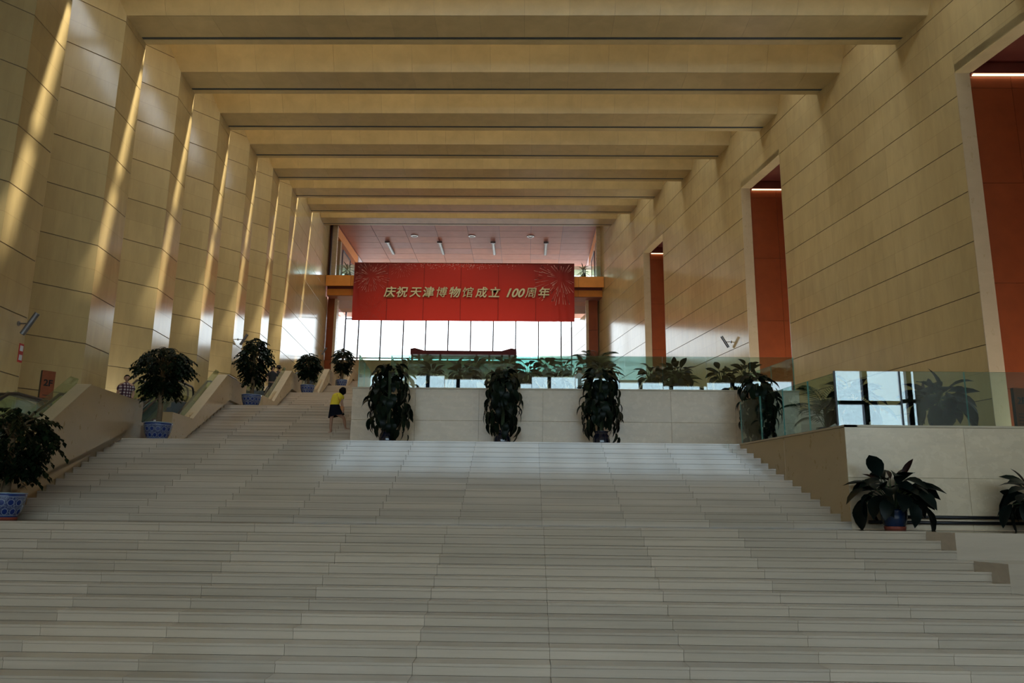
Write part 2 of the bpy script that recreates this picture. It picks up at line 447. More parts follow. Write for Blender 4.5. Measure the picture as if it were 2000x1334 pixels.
# ------------------------------------------------------------------ ceiling: beams and skylights
ceil = empty('ceiling', kind='structure')
pane = MB(); bars = MB(); roof = MB()
for k in BK:
    yb, zb = YB(k), ZB(k); yf = yb - SOFFIT
    x0 = XLW(yb) - (3.4 if k <= 5 else .25); x1 = XRW(yf) + .25
    show = k >= 0
    i_ = .03
    core = MB().prism([(0, yf+i_, zb+i_), (0, yb, zb+i_), (0, yb, zb+BH), (0, yf-LEAN*BH, zb+BH)], (x0, 0, 0), (x1, 0, 0))
    bm_ = core.build('beam', M['beam'] if not show else M['joint'], ceil)
    if show:
        n = max(10, round((x1-x0)/1.72)); up_h = 1.06
        nx = Vector((0, -LEAN, 1)).normalized()
        for i in range(n):
            xa = x0+(x1-x0)*i/n+.003; xb_ = x0+(x1-x0)*(i+1)/n-.003
            for h0, h1 in ((0, up_h), (up_h+.008, BH)):
                p = [(yf-LEAN*h0, zb+h0), (yf-LEAN*h1, zb+h1), (yf-LEAN*h1+.045, zb+h1), (yf-LEAN*h0+.045, zb+h0)]
                if h0 == 0: p[3] = (yf+.045, zb+.012)
                MB().prism([(0, a, b) for a, b in p], (xa, 0, 0), (xb_, 0, 0)).build('face_panel', M['beam'], bm_)
            MB().box(xa, xb_, yf+.046, yb-.47, zb, zb+.045).build('soffit_panel', M['beam'], bm_)
        MB().box(x0, x1, yb-.46, yb-.29, zb+.02, zb+.06).box(x0, x1, yb-.385, yb-.365, zb+.005, zb+.03).build('curtain_track', M['slot'], bm_)
        MB().box(x0, x1, yb-.28, yb+.0, zb, zb+.05).build('soffit_edge', M['beam'], bm_)
        MB().box(x0, x1, yb, yb+.03, zb, zb+BH).build('back_face', M['beam'], bm_)
    # roof to the next beam
    zr = zb + BH; yn = yb + 5.549 - SOFFIT - LEAN*BH
    X0 = XLW(yb)-3.5; X1 = XRW(yb)+.4
    roof.box(X0, X1, yb, yb+SLOT0, zr-.15, zr+.1)
    roof.box(X0, X1, yb+SLOT1, yn+.25, zr-.15, ZB(k+1)+BH+.1)
    if k < -1: roof.box(X0, X1, yb+SLOT0, yb+SLOT1, zr-.15, zr+.1)  # near slots roofed in, unseen, added to darken this end of the hall
    elif k < 7:
        pane.box(X0, X1, yb+SLOT0-.02, yb+SLOT1+.02, zr+.05, zr+.062)
        x = X0 + 2.0
        while x < X1:
            bars.box(x-.2, x+.2, yb+SLOT0-.02, yb+SLOT1+.02, zr-.14, zr+.05); x += 7.0
        if True:
            portal('skylight_portal', ((X0+X1)/2, yb+(SLOT0+SLOT1)/2, zr+.12), (0, 0, -1), X1-X0, SLOT1-SLOT0)
roof.box(-19, 22, -11, YB(-5)-SOFFIT, ZB(-5), ZB(-5)+BH+.3)
roof.box(-24, 12, YB(7)+SLOT0, 92, ZB(7)+BH-.15, ZB(7)+BH+.3)
roof.build('roof_slab', M['beam'], ceil)
pane.build('skylight_pane', M['glass_clear'], ceil); bars.build('skylight_bar', M['slot'], ceil)

# ------------------------------------------------------------------ entrance end behind the camera
wf = empty('wall_front', kind='structure')
xa, xb = XLW(-10)-.5, XRW(-10)+.5
m = MB().box(xa, xb, -10.4, -10, GROUND, 2.2).box(xa, xb, -10.4, -10, 10.0, 15.5)
m.build('stone_face', M['parapet'], wf)
we = empty('window_1', kind='structure')
m = MB(); x = 18.6 - 2.4*13
while x < xb:
    if x > xa: m.box(x-.14, x+.14, -10.35, -10.05, 2.2, 10)
    x += 2.4
m.box(xa, xb, -10.35, -10.05, 5.75, 5.95)
m.build('window_frame', M['frame'], we)
MB().box(xa, xb, -10.21, -10.20, 2.2, 10).build('pane', M['glass_entrance'], we)
portal('entrance_portal', ((xa+xb)/2, -10.5, 6.1), (0, 1, 0), xb-xa, 7.8)

# ------------------------------------------------------------------ floors
fl = MB().box(-18, 22, -11, YE[0]-11*RUN, GROUND-.2, GROUND).build('floor', M['floor']); tag(fl, kind='structure')

# ------------------------------------------------------------------ stairs
_st = MB()
_pp = [(-.014, 0), (RUN-.004, 0), (RUN-.004, -.034), (.03, -.034), (.03, -RISE+.003), (0, -RISE+.003), (0, -.040), (.006, -.037), (.006, -.034), (-.014, -.034)]
_st.prism([(0, y, z) for y, z in _pp][::-1], (0, 0, 0), (1, 0, 0))
STONE = _st.mesh('step_stone', M['step'])
PITCHES = {10: 1.79, 11: 1.70}
def flight(label, y1, zb, n, fl_, fr_, N, group='stair flights', split=True, last=.0, skip=None):
    yc = y1 + n*RUN/2
    rt_ = empty('stair_flight', (0, y1, zb), label=label, cat='stairs', group=group)
    core = MB()
    for i in range(1, n+1):
        y = y1 + (i-1)*RUN; xl, xr = fl_(y), fr_(y)
        core.box(xl, xr, (i-1)*RUN+.028, (i-1)*RUN+RUN+.06, min(0, (i-1)*RISE-.2), i*RISE-.033)
        cuts = [xl]
        if N > 1:
            w_, x_ = PITCHES.get(N, 1.75), .34
            j0 = math.ceil((xl+.25-x_)/w_)
            while x_+j0*w_ < xr-.25: cuts.append(x_+j0*w_); j0 += 1
        cuts.append(xr); g = .0025
        for a, b in zip(cuts[:-1], cuts[1:]):
            link('step_stone', STONE, None, rt_, (a+g, (i-1)*RUN, i*RISE), scale=(b-a-2*g, 1, 1))
    core.build('stair_core', M['joint'], rt_)
    return rt_
flight('lowest flight of broad pale stone steps filling the foreground', YE[0]-12*RUN, GROUND, 13, lambda y: XS(y)-.3, XB, 10, group=None)
flight('broad second flight of stone steps below the row of vine plants', Y2, ZL[0], 14, lambda y: XS(y)-.1, XT, 11, group=None)
names = ['third flight of stone steps on the left, with the woman climbing it', 'fourth flight on the left, above the third tree in a blue pot',
         'fifth flight on the left, narrow and far up the hall', 'topmost flight on the left, under the far bridge']
for i in range(2, 6):
    flight(names[i-2], YE[i]-13*RUN, ZL[i-1], 14, lambda y: XS(y)-.1, lambda y: XCL(y)+.0, 4 if i < 4 else 3, group=None)
names = ['third flight on the right, climbing along the right wall behind glass', 'fourth flight on the right, beside the middle terraces',
         'fifth flight on the right, beside the far terraces', 'topmost flight on the right, near the orange pier']
for i in range(2, 6):
    flight(names[i-2], YE[i]-13*RUN, ZL[i-1], 14, lambda y: XCR(y), lambda y: XRW(y)-.06, 1, group=None)
# landings
for i in range(6):
    y0 = YE[i] + RUN - .02 ; y1 = (YE[i+1]-13*RUN if i > 0 else Y2) + .03
    lft = XLW; rgt = XRW
    m = MB()
    m.hexa([(XLW(y0)-3.4, y0, ZL[i]-.3), (XRW(y0)+.2, y0, ZL[i]-.3), (XRW(y1)+.2, y1, ZL[i]-.3), (XLW(y1)-3.4, y1, ZL[i]-.3),
            (XLW(y0)-3.4, y0, ZL[i]), (XRW(y0)+.2, y0, ZL[i]), (XRW(y1)+.2, y1, ZL[i]), (XLW(y1)-3.4, y1, ZL[i])])
    tag(m.build('floor', M['floor']), kind='structure')
m = MB().box(-22, 9, YE[5]+.3, 92, ZL[5]-.3, ZL[5]); tag(m.build('floor', M['floor']), kind='structure')
# dark base strip where the steps meet the escalator side
m = MB()
for i in range(6):
    ya = (YE[i-1] if i else 8.0); yb_ = YE[i]
    z0 = (ZL[i-1] if i else GROUND)-.2
    xo = .12
    q = [(XS(ya)-xo-.2, ya), (XS(ya)-xo, ya), (XS(yb_)-xo, yb_), (XS(yb_)-xo-.2, yb_)]
    zt = ZL[i]+.8 if i else ZL[0]+.75
    pts_ = [(ya, z0), (yb_+3.5, z0), (yb_+3.5, ZL[i]+.6), (yb_-.5, ZL[i]+.6), (max(ya+1.2, yb_-5.3), (ZL[i-1] if i else GROUND)+.5), (ya, (ZL[i-1] if i else GROUND)+.5)]
    m.add([(XS(y)-xo, y, z) for y, z in pts_]+[(XS(y)-xo-.15, y, z) for y, z in pts_], [(5,4,3,2,1,0),(6,7,8,9,10,11)]+[(j,(j+1) % 6,6+(j+1) % 6,6+j) for j in range(6)])
tag(m.build('baseboard_left', M['parapet']), kind='structure')

# big seat-height steps right of the lowest flight
for i in range(4):
    yf = YE[0]-(2+3*i)*RUN; yb_ = YE[0]+.4 if i == 0 else YE[0]-(2+3*(i-1))*RUN + .02
    zt = ZL[0]-3*i*RISE
    m = MB().hexa([(XB(yf), yf, GROUND), (XRW(yf)-.05, yf, GROUND), (XRW(yb_)-.05, yb_, GROUND), (XB(yb_), yb_, GROUND),
                   (XB(yf), yf, zt), (XRW(yf)-.05, yf, zt), (XRW(yb_)-.05, yb_, zt), (XB(yb_), yb_, zt)])
    o = m.build('seating_step', M['step'])
    lab = ['uppermost big stone block beside the lowest flight, right of the potted plant', 'second big stone block from the top beside the lowest flight',
           'third big stone block down beside the lowest flight', 'bottom big stone block beside the lowest flight'][i]
    tag(o, lab, 'stone block', 'big stone blocks right of the stairs')

# ------------------------------------------------------------------ terraces
def glass_run(parent, a, b, z0, z1, n, th=.024, name='glass_panel'):
    """upright glass panels along a->b, with bright cut edges"""
    a = Vector(a); b = Vector(b); d = (b-a)/n; u = d.normalized(); nn = Vector((-u.y, u.x))
    for i in range(n):
        p = a+d*i+u*.008; q = a+d*(i+1)-u*.008
        jit = random.uniform(-.006, .006)
        off = nn*th/2; lean = nn*jit
        vs = []
        for z, le in ((z0, Vector((0, 0))), (z1, lean)):
            for pt in (p-off, q-off, q+off, p+off): vs.append((pt.x+le.x, pt.y+le.y, z))
        mb = MB(); mb.add(vs, [(0,3,2,1),(4,5,6,7),(1,2,6,5),(3,0,4,7)], 1); mb.add(vs, [(0,1,5,4),(2,3,7,6)], 0)
        mb.build(name, [M['glass'], M['glass_edge']], parent)

def marble_run(parent, a, b, z0, z1, n, rows, mat, name='stone_panel'):
    a = Vector(a); b = Vector(b)
    for r_ in range(rows):
        za = z0+(z1-z0)*r_/rows; zb_ = z0+(z1-z0)*(r_+1)/rows
        off = (r_ % 2)*.0
        for i in range(n):
            p = a+(b-a)*(i/n); q = a+(b-a)*((i+1)/n)
            place_panel(parent, q, p, za, zb_, mat, .003, .003, name)

YT = [None, 16.596, 25.80, 36.80, 48.0, 59.2]      # front of the terrace at each level (index = level index)
# right hand terrace on the second level
tr = empty('terrace', (0, 0, 0), label='right-hand stone terrace with two potted plants in front and glass on top', cat='terrace')
core = MB(); ya, yb_ = 16.63, 21.87
q = [(XT(ya)+.03, ya), (XRW(ya)-.04, ya), (XRW(yb_)-.04, yb_), (XT(yb_)+.03, yb_)]
core.hexa([(x, y, ZL[0]-.0) for x, y in q]+[(x, y, ZL[1]) for x, y in q]); core.build('terrace_core', M['floor'], tr)
marble_run(tr, (XT(16.6), 16.6), (XRW(16.6)-.05, 16.6), ZL[0], ZL[1]-.03, 4, 2, M['marble'])
marble_run(tr, (XT(21.7), 21.7), (XT(16.6), 16.6), ZL[0], ZL[1]-.03, 2, 1, M['parapet'])  # marble side wall; its shade is painted with the darker parapet stone
MB().hexa([(XT(16.58)-.02,16.57,ZL[1]-.03),(XRW(16.6)-.05,16.57,ZL[1]-.03),(XRW(16.6)-.05,16.85,ZL[1]-.03),(XT(16.85)-.02,16.85,ZL[1]-.03),
           (XT(16.58)-.02,16.57,ZL[1]+.012),(XRW(16.6)-.05,16.57,ZL[1]+.012),(XRW(16.6)-.05,16.85,ZL[1]+.012),(XT(16.85)-.02,16.85,ZL[1]+.012)]).build('coping', M['coping'], tr)
MB().hexa([(XT(16.58)-.02,16.57,ZL[1]-.03),(XT(16.58)+.25,16.57,ZL[1]-.03),(XT(21.9)+.25,21.9,ZL[1]-.03),(XT(21.9)-.02,21.9,ZL[1]-.03),
           (XT(16.58)-.02,16.57,ZL[1]+.010),(XT(16.58)+.25,16.57,ZL[1]+.010),(XT(21.9)+.25,21.9,ZL[1]+.010),(XT(21.9)-.02,21.9,ZL[1]+.010)]).build('coping', M['coping'], tr)
gb = empty('glass_balustrade', (0, 0, 0), label='glass balustrade along the front of the right-hand terrace', cat='balustrade', group=None)
glass_run(gb, (XT(16.7)-.08, 16.68), (XT(16.7)-.08+1.36*6, 16.68), ZL[1]+.0, ZL[1]+1.16, 6)
for i in (0, 1):
    x = XT(16.7)-.08+1.36*i
    MB().box(x-.02, x+.012, 16.655, 16.705, ZL[1]+.01, ZL[1]+1.16).build('joint_strip', M['black'], gb)
gb2 = empty('glass_balustrade', (0, 0, 0), label='glass balustrade descending in view along the side of the right-hand terrace', cat='balustrade')
glass_run(gb2, (XT(21.55)+.08, 21.55), (XT(16.75)+.0, 16.75), ZL[1]+.0, ZL[1]+1.14, 4)

labs = [None, None, 'pale marble terrace wall behind the row of tall vine plants', 'second planted terrace behind the green glass',
        'third planted terrace further back behind the glass', 'hindmost planted terrace below the far window']
glabs = [None, None, 'nearest long green glass balustrade on the marble terrace wall', 'second green glass balustrade behind the first planted terrace',
         'third green glass balustrade further back', 'hindmost green glass balustrade before the window']
for i in range(2, 6):
    y0 = YT[i]; y1 = YE[i]+RUN+.05; z1 = ZL[i]; z0 = ZL[i-1]
    te = empty('terrace', (0, 0, 0), label=labs[i], cat='terrace')
    q = [(XCL(y0)+.005, y0+.03), (XCR(y0)-.005, y0+.03), (XCR(y1), y1), (XCL(y1)+.005, y1)]
    core = MB().hexa([(x, y, z0-.1) for x, y in q]+[(x, y, z1) for x, y in q]); core.build('terrace_core', M['parapet'], te)
    if i == 2: marble_run(te, (XCL(y0), y0), (XCR(y0), y0), z0, z1-.035, 7, 2, M['marble'])
    else: marble_run(te, (XCL(y0), y0), (XCR(y0), y0), z0, z1-.035, 5, 1, M['marble'])
    MB().box(XCL(y0)-.02, XCR(y0)+.02, y0-.025, y0+.3, z1-.035, z1+.012).build('coping', M['coping'], te)
    g = empty('glass_balustrade', (0, 0, 0), label=glabs[i], cat='balustrade')
    glass_run(g, (XCL(y0)+.14, y0+.1), (XCR(y0)-.08, y0+.1), z1, z1+1.13, 10 if i == 2 else 6)
    if i == 2:
        glass_run(g, (XCL(y0)+.14, y0+.2), (XCL(y0+4.6)+.14, y0+4.6), z1, z1+1.13, 3)
        glass_run(g, (XCR(y0)-.08, y0+.2), (XCR(y0+4.6)-.08, y0+4.6), z1, z1+1.13, 3)
    else:
        glass_run(g, (XCL(y0)+.14, y0+.2), (XCL(y0+4.6)+.14, y0+4.6), z1, z1+1.13, 2)

# ------------------------------------------------------------------ escalator parapets
PAR = [  # near end, foot of the slope, top of the slope, far end
    (9.0, 15.95, 19.38, 22.68), (25.04, 27.0, 30.42, 33.2), (36.04, 38.2, 41.64, 44.29), (47.81, 49.71, 53.05, 55.77), (59.0, 60.9, 64.2, 67.2)]
plabs = ['nearest stone escalator parapet behind the cut-off potted tree', 'second stone escalator parapet, between the second and third potted trees',
         'third stone escalator parapet, between the third and fourth potted trees', 'fourth stone escalator parapet, next to the fourth potted tree',
         'furthest stone escalator parapet, right of the fifth potted tree']
PT = .34   # thickness
for n, (a, b, c, d) in enumerate(PAR):
    lo, hi = ZL[n]+1.14, ZL[n+1]+1.14
    if n == 0: lo = ZL[0]+1.0
    rt_ = empty('escalator_parapet', (XS(a), a, ZL[n]), label=plabs[n], cat='parapet', group='parapets beside the escalators')
    def P(y, z, off=0): return (XS(y)-off-XS(a), y-a, z-ZL[n])
    fl1 = ZL[n]; fl2 = ZL[n+1]
    ys0 = YE[n+1]-13*RUN        # first riser of this flight
    gap = .24
    # stair-side outline with the lower edge floating above the steps
    out = [(a, lo), (b, lo), (c, hi), (d, hi), (d, fl2+.001), (c+2.2, fl2+.001), (c+2.2, fl2+gap), (YE[n+1]+.3, fl2+gap), (ys0-.5, fl1+.0), (a, fl1)]
    if n == 0: out = [(a, lo-.0), (b, lo), (c, hi), (d, hi), (d, fl2+.001), (c+2.2, fl2+.001), (c+2.2, fl2+gap), (YE[1]+.3, fl2+gap), (Y2-.5, fl1+.05), (YE[0]-1.0, fl1-.25), (a, fl1-1.9)]
    mb = MB(); nn = len(out)
    mb.add([P(y, z, -.02) for y, z in out]+[P(y, z, PT) for y, z in out], [tuple(range(nn)), tuple(range(2*nn-1, nn-1, -1))]+[(j, nn+j, nn+(j+1) % nn, (j+1) % nn) for j in range(nn)])
    bo = mb.build('body', M['parapet'], rt_)
    # light coping on the sloping part
    cp = MB(); t1 = .015
    pr = [(b-.02, lo+.0), (c, hi), (c, hi+.02), (b-.02, lo+.02)]
    cp.add([P(y, z, -.03) for y, z in pr]+[P(y, z, PT+.01) for y, z in pr], [(0,1,2,3),(7,6,5,4),(0,4,5,1),(1,5,6,2),(2,6,7,3),(3,7,4,0)])
    cp.build('coping', M['coping'], rt_)
    # glass screen standing on the inner edge of the slope
    g = MB(); o1, o2 = PT+.02, PT+.04
    pr = [(b-.1, lo-.1), (c, hi-.02), (c+.1, hi+.16), (c-.3, hi+.16), (b-.1, lo+.34)]
    g.add([P(y, z, o1) for y, z in pr]+[P(y, z, o2) for y, z in pr], [(0,1,2,3,4),(9,8,7,6,5)]+[(j,5+j,5+(j+1) % 5,(j+1) % 5) for j in range(5)])
    g.build('glass_screen', M['glass_dark'], rt_)

# ------------------------------------------------------------------ escalators (two beside every parapet)
def arc(cy, cz, r, a0, a1, n): return [(cy+r*math.cos(a0+(a1-a0)*i/n), cz+r*math.sin(a0+(a1-a0)*i/n)) for i in range(n+1)]
def make_escalator():
    rt_ = empty('escalator', (0, 0, 0), label='escalator', cat='escalator', group='escalators along the left wall')
    rise = 2.1; run = 3.43; y1, y2 = 0.0, run       # foot / head of the slope at local y
    l0, l1 = -1.5, run+1.9                          # ends of the balustrades
    hh = .95; r = .30
    top = [(l0, hh)] + [(y1, hh), (y2, rise+hh)] + [(l1, rise+hh)]
    rail = arc(l0, hh-r, r, 1.45*PI, .5*PI, 8) + [(y1-.35, hh), (y1, hh+.08), (y2-.0, rise+hh-.06), (y2+.4, rise+hh)] + arc(l1, rise+hh-r, r, .5*PI, -.45*PI, 8)
    for sx in (-.62, .62):
        mb = MB().tube([(sx, y, z) for y, z in rail], .042, 8); mb.build('handrail', M['black'], rt_, smooth=True)
        # glass sheets in four lengths
        def zt(y): return hh-.05 if y < y1-.2 else (rise+hh-.05 if y > y2+.3 else hh-.05+(y-y1+.1)/(y2-y1+.2)*rise)
        def zs(y): return .18 if y < y1-.2 else (rise+.18 if y > y2+.3 else .18+(y-y1+.1)/(y2-y1+.2)*rise)
        cuts = [l0-.22, -.2, 1.1, 2.4, run+.3, l1+.22]
        for a, b in zip(cuts[:-1], cuts[1:]):
            g = MB(); ps = [(a+.006, zs(a)), (b-.006, zs(b)), (b-.006, zt(b)-(.12 if b > l1 else 0)), (a+.006, zt(a)-(.12 if a < l0 else 0))]
            g.add([(sx-.006, y, z) for y, z in ps]+[(sx+.006, y, z) for y, z in ps], [(0,1,2,3),(7,6,5,4),(0,4,5,1),(1,5,6,2),(2,6,7,3),(3,7,4,0)])
            g.build('glass_sheet', M['glass_dark'], rt_)
        sk = [(l0-.28, -.02), (y1, -.02), (y2+.1, rise-.02), (l1+.28, rise-.02), (l1+.28, rise+.2), (y2+.2, rise+.2), (y1-.1, .2), (l0-.28, .2)]
        mb = MB(); mb.add([(sx-.10, y, z) for y, z in sk]+[(sx+.10, y, z) for y, z in sk], [(0,1,6,7),(1,2,5,6),(2,3,4,5),(15,14,9,8),(14,13,10,9),(13,12,11,10)]+[(j,8+j,8+(j+1) % 8,(j+1) % 8) for j in range(8)])
        mb.build('skirt_deck', M['metal'], rt_)
    st = MB(); y = l0-.2
    n = 8
    st.box(-.52, .52, l0-.3, y1+.0, -.25, .0); st.box(-.52, .52, y2, l1+.3, rise-.3, rise)
    for i in range(n):
        st.box(-.52, .52, y1+run*i/n, y1+run*(i+1)/n, -.6+rise*i/n, rise*(i+1)/n)
    st.build('step_band', M['slot'], rt_)
    MB().box(-.5, .5, l0-.3, l0+.2, 0, .012).box(-.5, .5, l1-.2, l1+.3, rise, rise+.012).build('comb_plate', M['chrome'], rt_)
    return rt_
proto = None
side = ['beside the parapet', 'against the saw-toothed wall']
where = ['lowest', 'second', 'third', 'fourth', 'uppermost']
for n, (a, b, c, d) in enumerate(PAR):
    for s_, off in enumerate((1.25, 2.75)):
        if proto is None: proto = make_escalator(); e = proto
        else: e = copy_tree(proto)
        yb0 = c - 3.43
        e.location = (XS((b+c)/2)-off, yb0, ZL[n]); e.rotation_euler = (0, 0, math.atan(.0767))
        e['label'] = '%s escalator with glass sides and black handrails, %s' % (where[n], side[s_])

# ------------------------------------------------------------------ far end: bridge, piers, window
br = empty('bridge', (0, 69.2, 19.0), label='orange-panelled bridge across the hall behind the red banner', cat='bridge')
def bp(m_, name, mat, par=br): return m_.build(name, mat, par, (0, -69.2, -19.0))
xa, xb = XLW(69.2)+.03, XRW(69.2)-.03
bp(MB().box(xa, xb, 69.24, 74, 19.90, 20.74).box(xa, xb, 69.94, 74, 19.1, 19.9), 'bridge_core', M['dark_wood'])
for (y, z0, z1) in ((69.2, 19.76, 20.76), (69.9, 19.06, 19.66)):
    n = 11
    for i in range(n):
        a = xa+(xb-xa)*i/n+.012; b = xa+(xb-xa)*(i+1)/n-.012
        bp(MB().box(a, b, y, y+.06, z0, z1), 'fascia_panel', M['orange'])
for i in range(6):
    a = xa+(xb-xa)*i/6+.01; b = xa+(xb-xa)*(i+1)/6-.01
    for j in range(4):
        bp(MB().box(a, b, 70.0+1.55*j, 71.54+1.55*j, 19.02, 19.06), 'underside_panel', M['wood2' if (i+j) % 3 else 'wood'])
gbr = empty('glass_balustrade', (0, 0, 0), label='glass balustrade on the orange bridge, either side of the banner', cat='balustrade')
glass_run(gbr, (xa+.9, 69.3), (xb-.3, 69.3), 20.76, 21.76, 12)
# side walls of the upper gallery
for s_, x0, sg, lab in ((0, xa, 1, 'left'), (1, xb, -1, 'right')):
    wn = empty('wall_gallery_%s' % lab, (x0, 70.2, 20.76), kind='structure')
    MB().box(min(0, -sg*2), max(0, -sg*2), 0.0, 12, 0, 5.6).build('backing', M['dark_wood'], wn)
    MB().box(sg*.02 if sg > 0 else -.10, sg*.10 if sg > 0 else -.02, -.2, .1, -.0, 5.2).build('glass_edge_post', M['frame'], wn)
    MB().box(min(sg*.12, sg*.55), max(sg*.12, sg*.55), .15, .5, 0, 5.2).build('stone_pier', M['marble'], wn)
    MB().box(min(sg*.0, sg*.45), max(sg*.0, sg*.45), 2.0, 2.5, 0, 4.3).build('stone_pier', M['parapet'], wn)
    MB().box(min(0, sg*.5), max(0, sg*.5), .5, 9.5, 4.3, 5.3).build('orange_bulkhead', M['orange'], wn)
    MB().box(min(0, sg*.3), max(0, sg*.3), 2.6, 2.66, 0, 3.9).build('copper_leaf', M['copper'], wn)
    g = MB().box(min(sg*.5, sg*.53), max(sg*.5, sg*.53), 2.8, 6.0, 0, 3.6); g.build('glass_wall', M['glass_dark'], wn)
    MB().box(min(sg*.48, sg*.56), max(sg*.48, sg*.56), 2.75, 6.05, 3.6, 3.7).box(min(sg*.48, sg*.56), max(sg*.48, sg*.56), 2.75, 2.82, 0, 3.6).box(min(sg*.48, sg*.56), max(sg*.48, sg*.56), 5.98, 6.05, 0, 3.6).build('glass_frame', M['frame'], wn)
# rosy wooden ceiling of the gallery
gc = empty('ceiling', (0, 69, 26.0), kind='structure')
cols, rows = 8, 9
cx0, cx1, cy0, cy1 = xa+.6, xb-.6, 68.3, 84.0
MB().box(xa-.1, xb+.1, 68.3-69, 15.2, .04, .3).build('ceiling_base', M['dark_wood'], gc)
for i in range(cols):
    for j in range(rows):
        a = cx0+(cx1-cx0)*i/cols+.02; b = cx0+(cx1-cx0)*(i+1)/cols-.02
        c = cy0+(cy1-cy0)*j/rows+.02-69; d = cy0+(cy1-cy0)*(j+1)/rows-.02-69
        MB().box(a, b, c, d, 0, .04).build('ceiling_panel', M['wood' if random.random() > .35 else 'wood2'], gc)
for sx in (xa+.3, xb-.3):
    MB().box(sx-.28, sx+.28, -.7, 15, -.02, .04).build('ceiling_border', M['copper'], gc)
w3 = empty('window_3', (0, 84, 20.7), kind='structure')
for i in range(13):
    MB().box(-20+2.2*i-.05, -20+2.2*i+.05, -.1, .1, 0, 5.4).build('mullion', M['frame'], w3)
    if i < 12: MB().box(-20+2.2*i+.05, -20+2.2*i+2.15, -.01, .01, 0, 5.4).build('pane', M['glass_far'], w3)
tag(MB().box(-22, 9, 73.9, 84, 20.45, 20.74).build('floor', M['wood']), kind='structure')
for i, px in enumerate((-11.0, -5.4, .3)):
    dl = empty('downlight', (px, 73.2, 26.0), label=['left', 'middle', 'right'][i]+' round ceiling downlight above the red banner', cat='light', group='round downlights in the gallery ceiling')
    MB().lathe([(.36, 0), (.36, -.05), (.24, -.05), (.2, .0)], 20).build('ring', M['metal'], dl)
    MB().lathe([(.19, 0), (.19, -.02)], 16).build('lens', M['lens'], dl)
for i, px in enumerate((-13.9, -8.7, -3.4, 1.85)):
    ll = empty('strip_light', (px, 76.6, 25.96), label=['leftmost', 'second from left', 'third from left', 'rightmost'][i]+' dark strip light on the gallery ceiling above the banner', cat='light', group='dark strip lights on the gallery ceiling')
    MB().box(-.13, .13, -1.9, 1.9, -.16, -.02).build('housing', M['black'], ll)
    MB().box(-.035, .035, -1.8, 1.8, -.18, -.15).build('louvre', M['metal'], ll)
    MB().box(-.24, .24, -1.96, -1.84, -.2, 0).build('end_plate', M['metal'], ll)

# orange piers under the bridge
for sx0, sx1, st0, st1, lab in ((-18.50, -17.86, -17.86, -17.62, 'left'), (5.68, 6.52, 5.44, 5.68, 'right')):
    pr = empty('pier', ((sx0+sx1)/2, 71.0, 13.2), label='orange pier under the %s end of the bridge' % lab, cat='pier', group='orange piers below the bridge')
    cx = (sx0+sx1)/2
    for z0 in range(3):
        MB().box(sx0-cx, sx1-cx, 0, .7, -3.0+z0*3.0, -3.0+z0*3.0+2.98).build('pier_panel', M['copper'], pr)
    MB().box(st0-cx, st1-cx, .0, .75, -3, 5.85).build('stone_edge', M['marble'], pr)

# beige parapet wall of the top floor, left
tw = MB().box(-18.6, -9.2, 71.3, 71.6, ZL[5], 13.3).build('wall_top_floor', M['parapet']); tag(tw, kind='structure')

# far window wall
WY = 76.2
wf2 = empty('window_2', (0, WY, 14.2), kind='structure')
mx = [-19.9, -17.96, -16.64, -14.41, -12.19, -9.97, -7.75, -5.53, -3.31, -1.09, 1.14, 3.38, 4.40, 6.6]
for x in mx[1:-1]:
    MB().box(x-.055, x+.055, -.12, .12, -2.2, 5.0).build('mullion', M['frame'], wf2)
for a, b in zip(mx[:-1], mx[1:]):
    MB().box(a+.05, b-.05, -.01, .01, -2.2, 5.0).build('pane', M['glass_far'], wf2)
MB().box(-19.9, 6.6, -.06, .06, .16, .26).build('transom', M['slot'], wf2)
MB().box(-17.96, -14.4, -.05, .05, 4.12, 4.22).build('transom', M['frame'], wf2)
MB().box(-19.9, 6.6, -.1, .1, 4.86, 5.3).build('head', M['dark_wood'], wf2)
portal('window_portal', (-6.6, WY+.3, 15.5), (0, -1, 0), 26.5, 7)
portal('gallery_portal', (-6.6, 84.3, 23.3), (0, -1, 0), 26.5, 5.2)
# hall walls carried on outside the glass
for nm, f, sg in (('wall_outside_left', XLW, 1), ('wall_outside_right', XRW, -1)):
    ro = empty(nm, (0, 0, 0), kind='structure')
    bk2 = MB(); y0, y1 = END_Y+.05, 100.0
    q = [(f(y0)-sg*.03, y0), (f(y1)-sg*.03, y1), (f(y1)-sg*.6, y1), (f(y0)-sg*.6, y0)]
    bk2.hexa([(x, y, 8) for x, y in q]+[(x, y, 19.0 if True else 26) for x, y in q]); bk2.build('backing', M['joint'], ro)
    for z0, z1 in courses(9.2, 19.0):
        for i in range(7):
            a, b = y0+(y1-y0)*i/7, y0+(y1-y0)*(i+1)/7
            if sg > 0: place_panel(ro, (f(b), b), (f(a), a), z0, min(z1, 19), M['wall'])
            else: place_panel(ro, (f(a), a), (f(b), b), z0, min(z1, 19), M['wall'])
tag(MB().box(-24, 12, 76.5, 140, ZL[5]-.4, ZL[5]+.9).build('ground_outside', M['floor']), kind='structure')

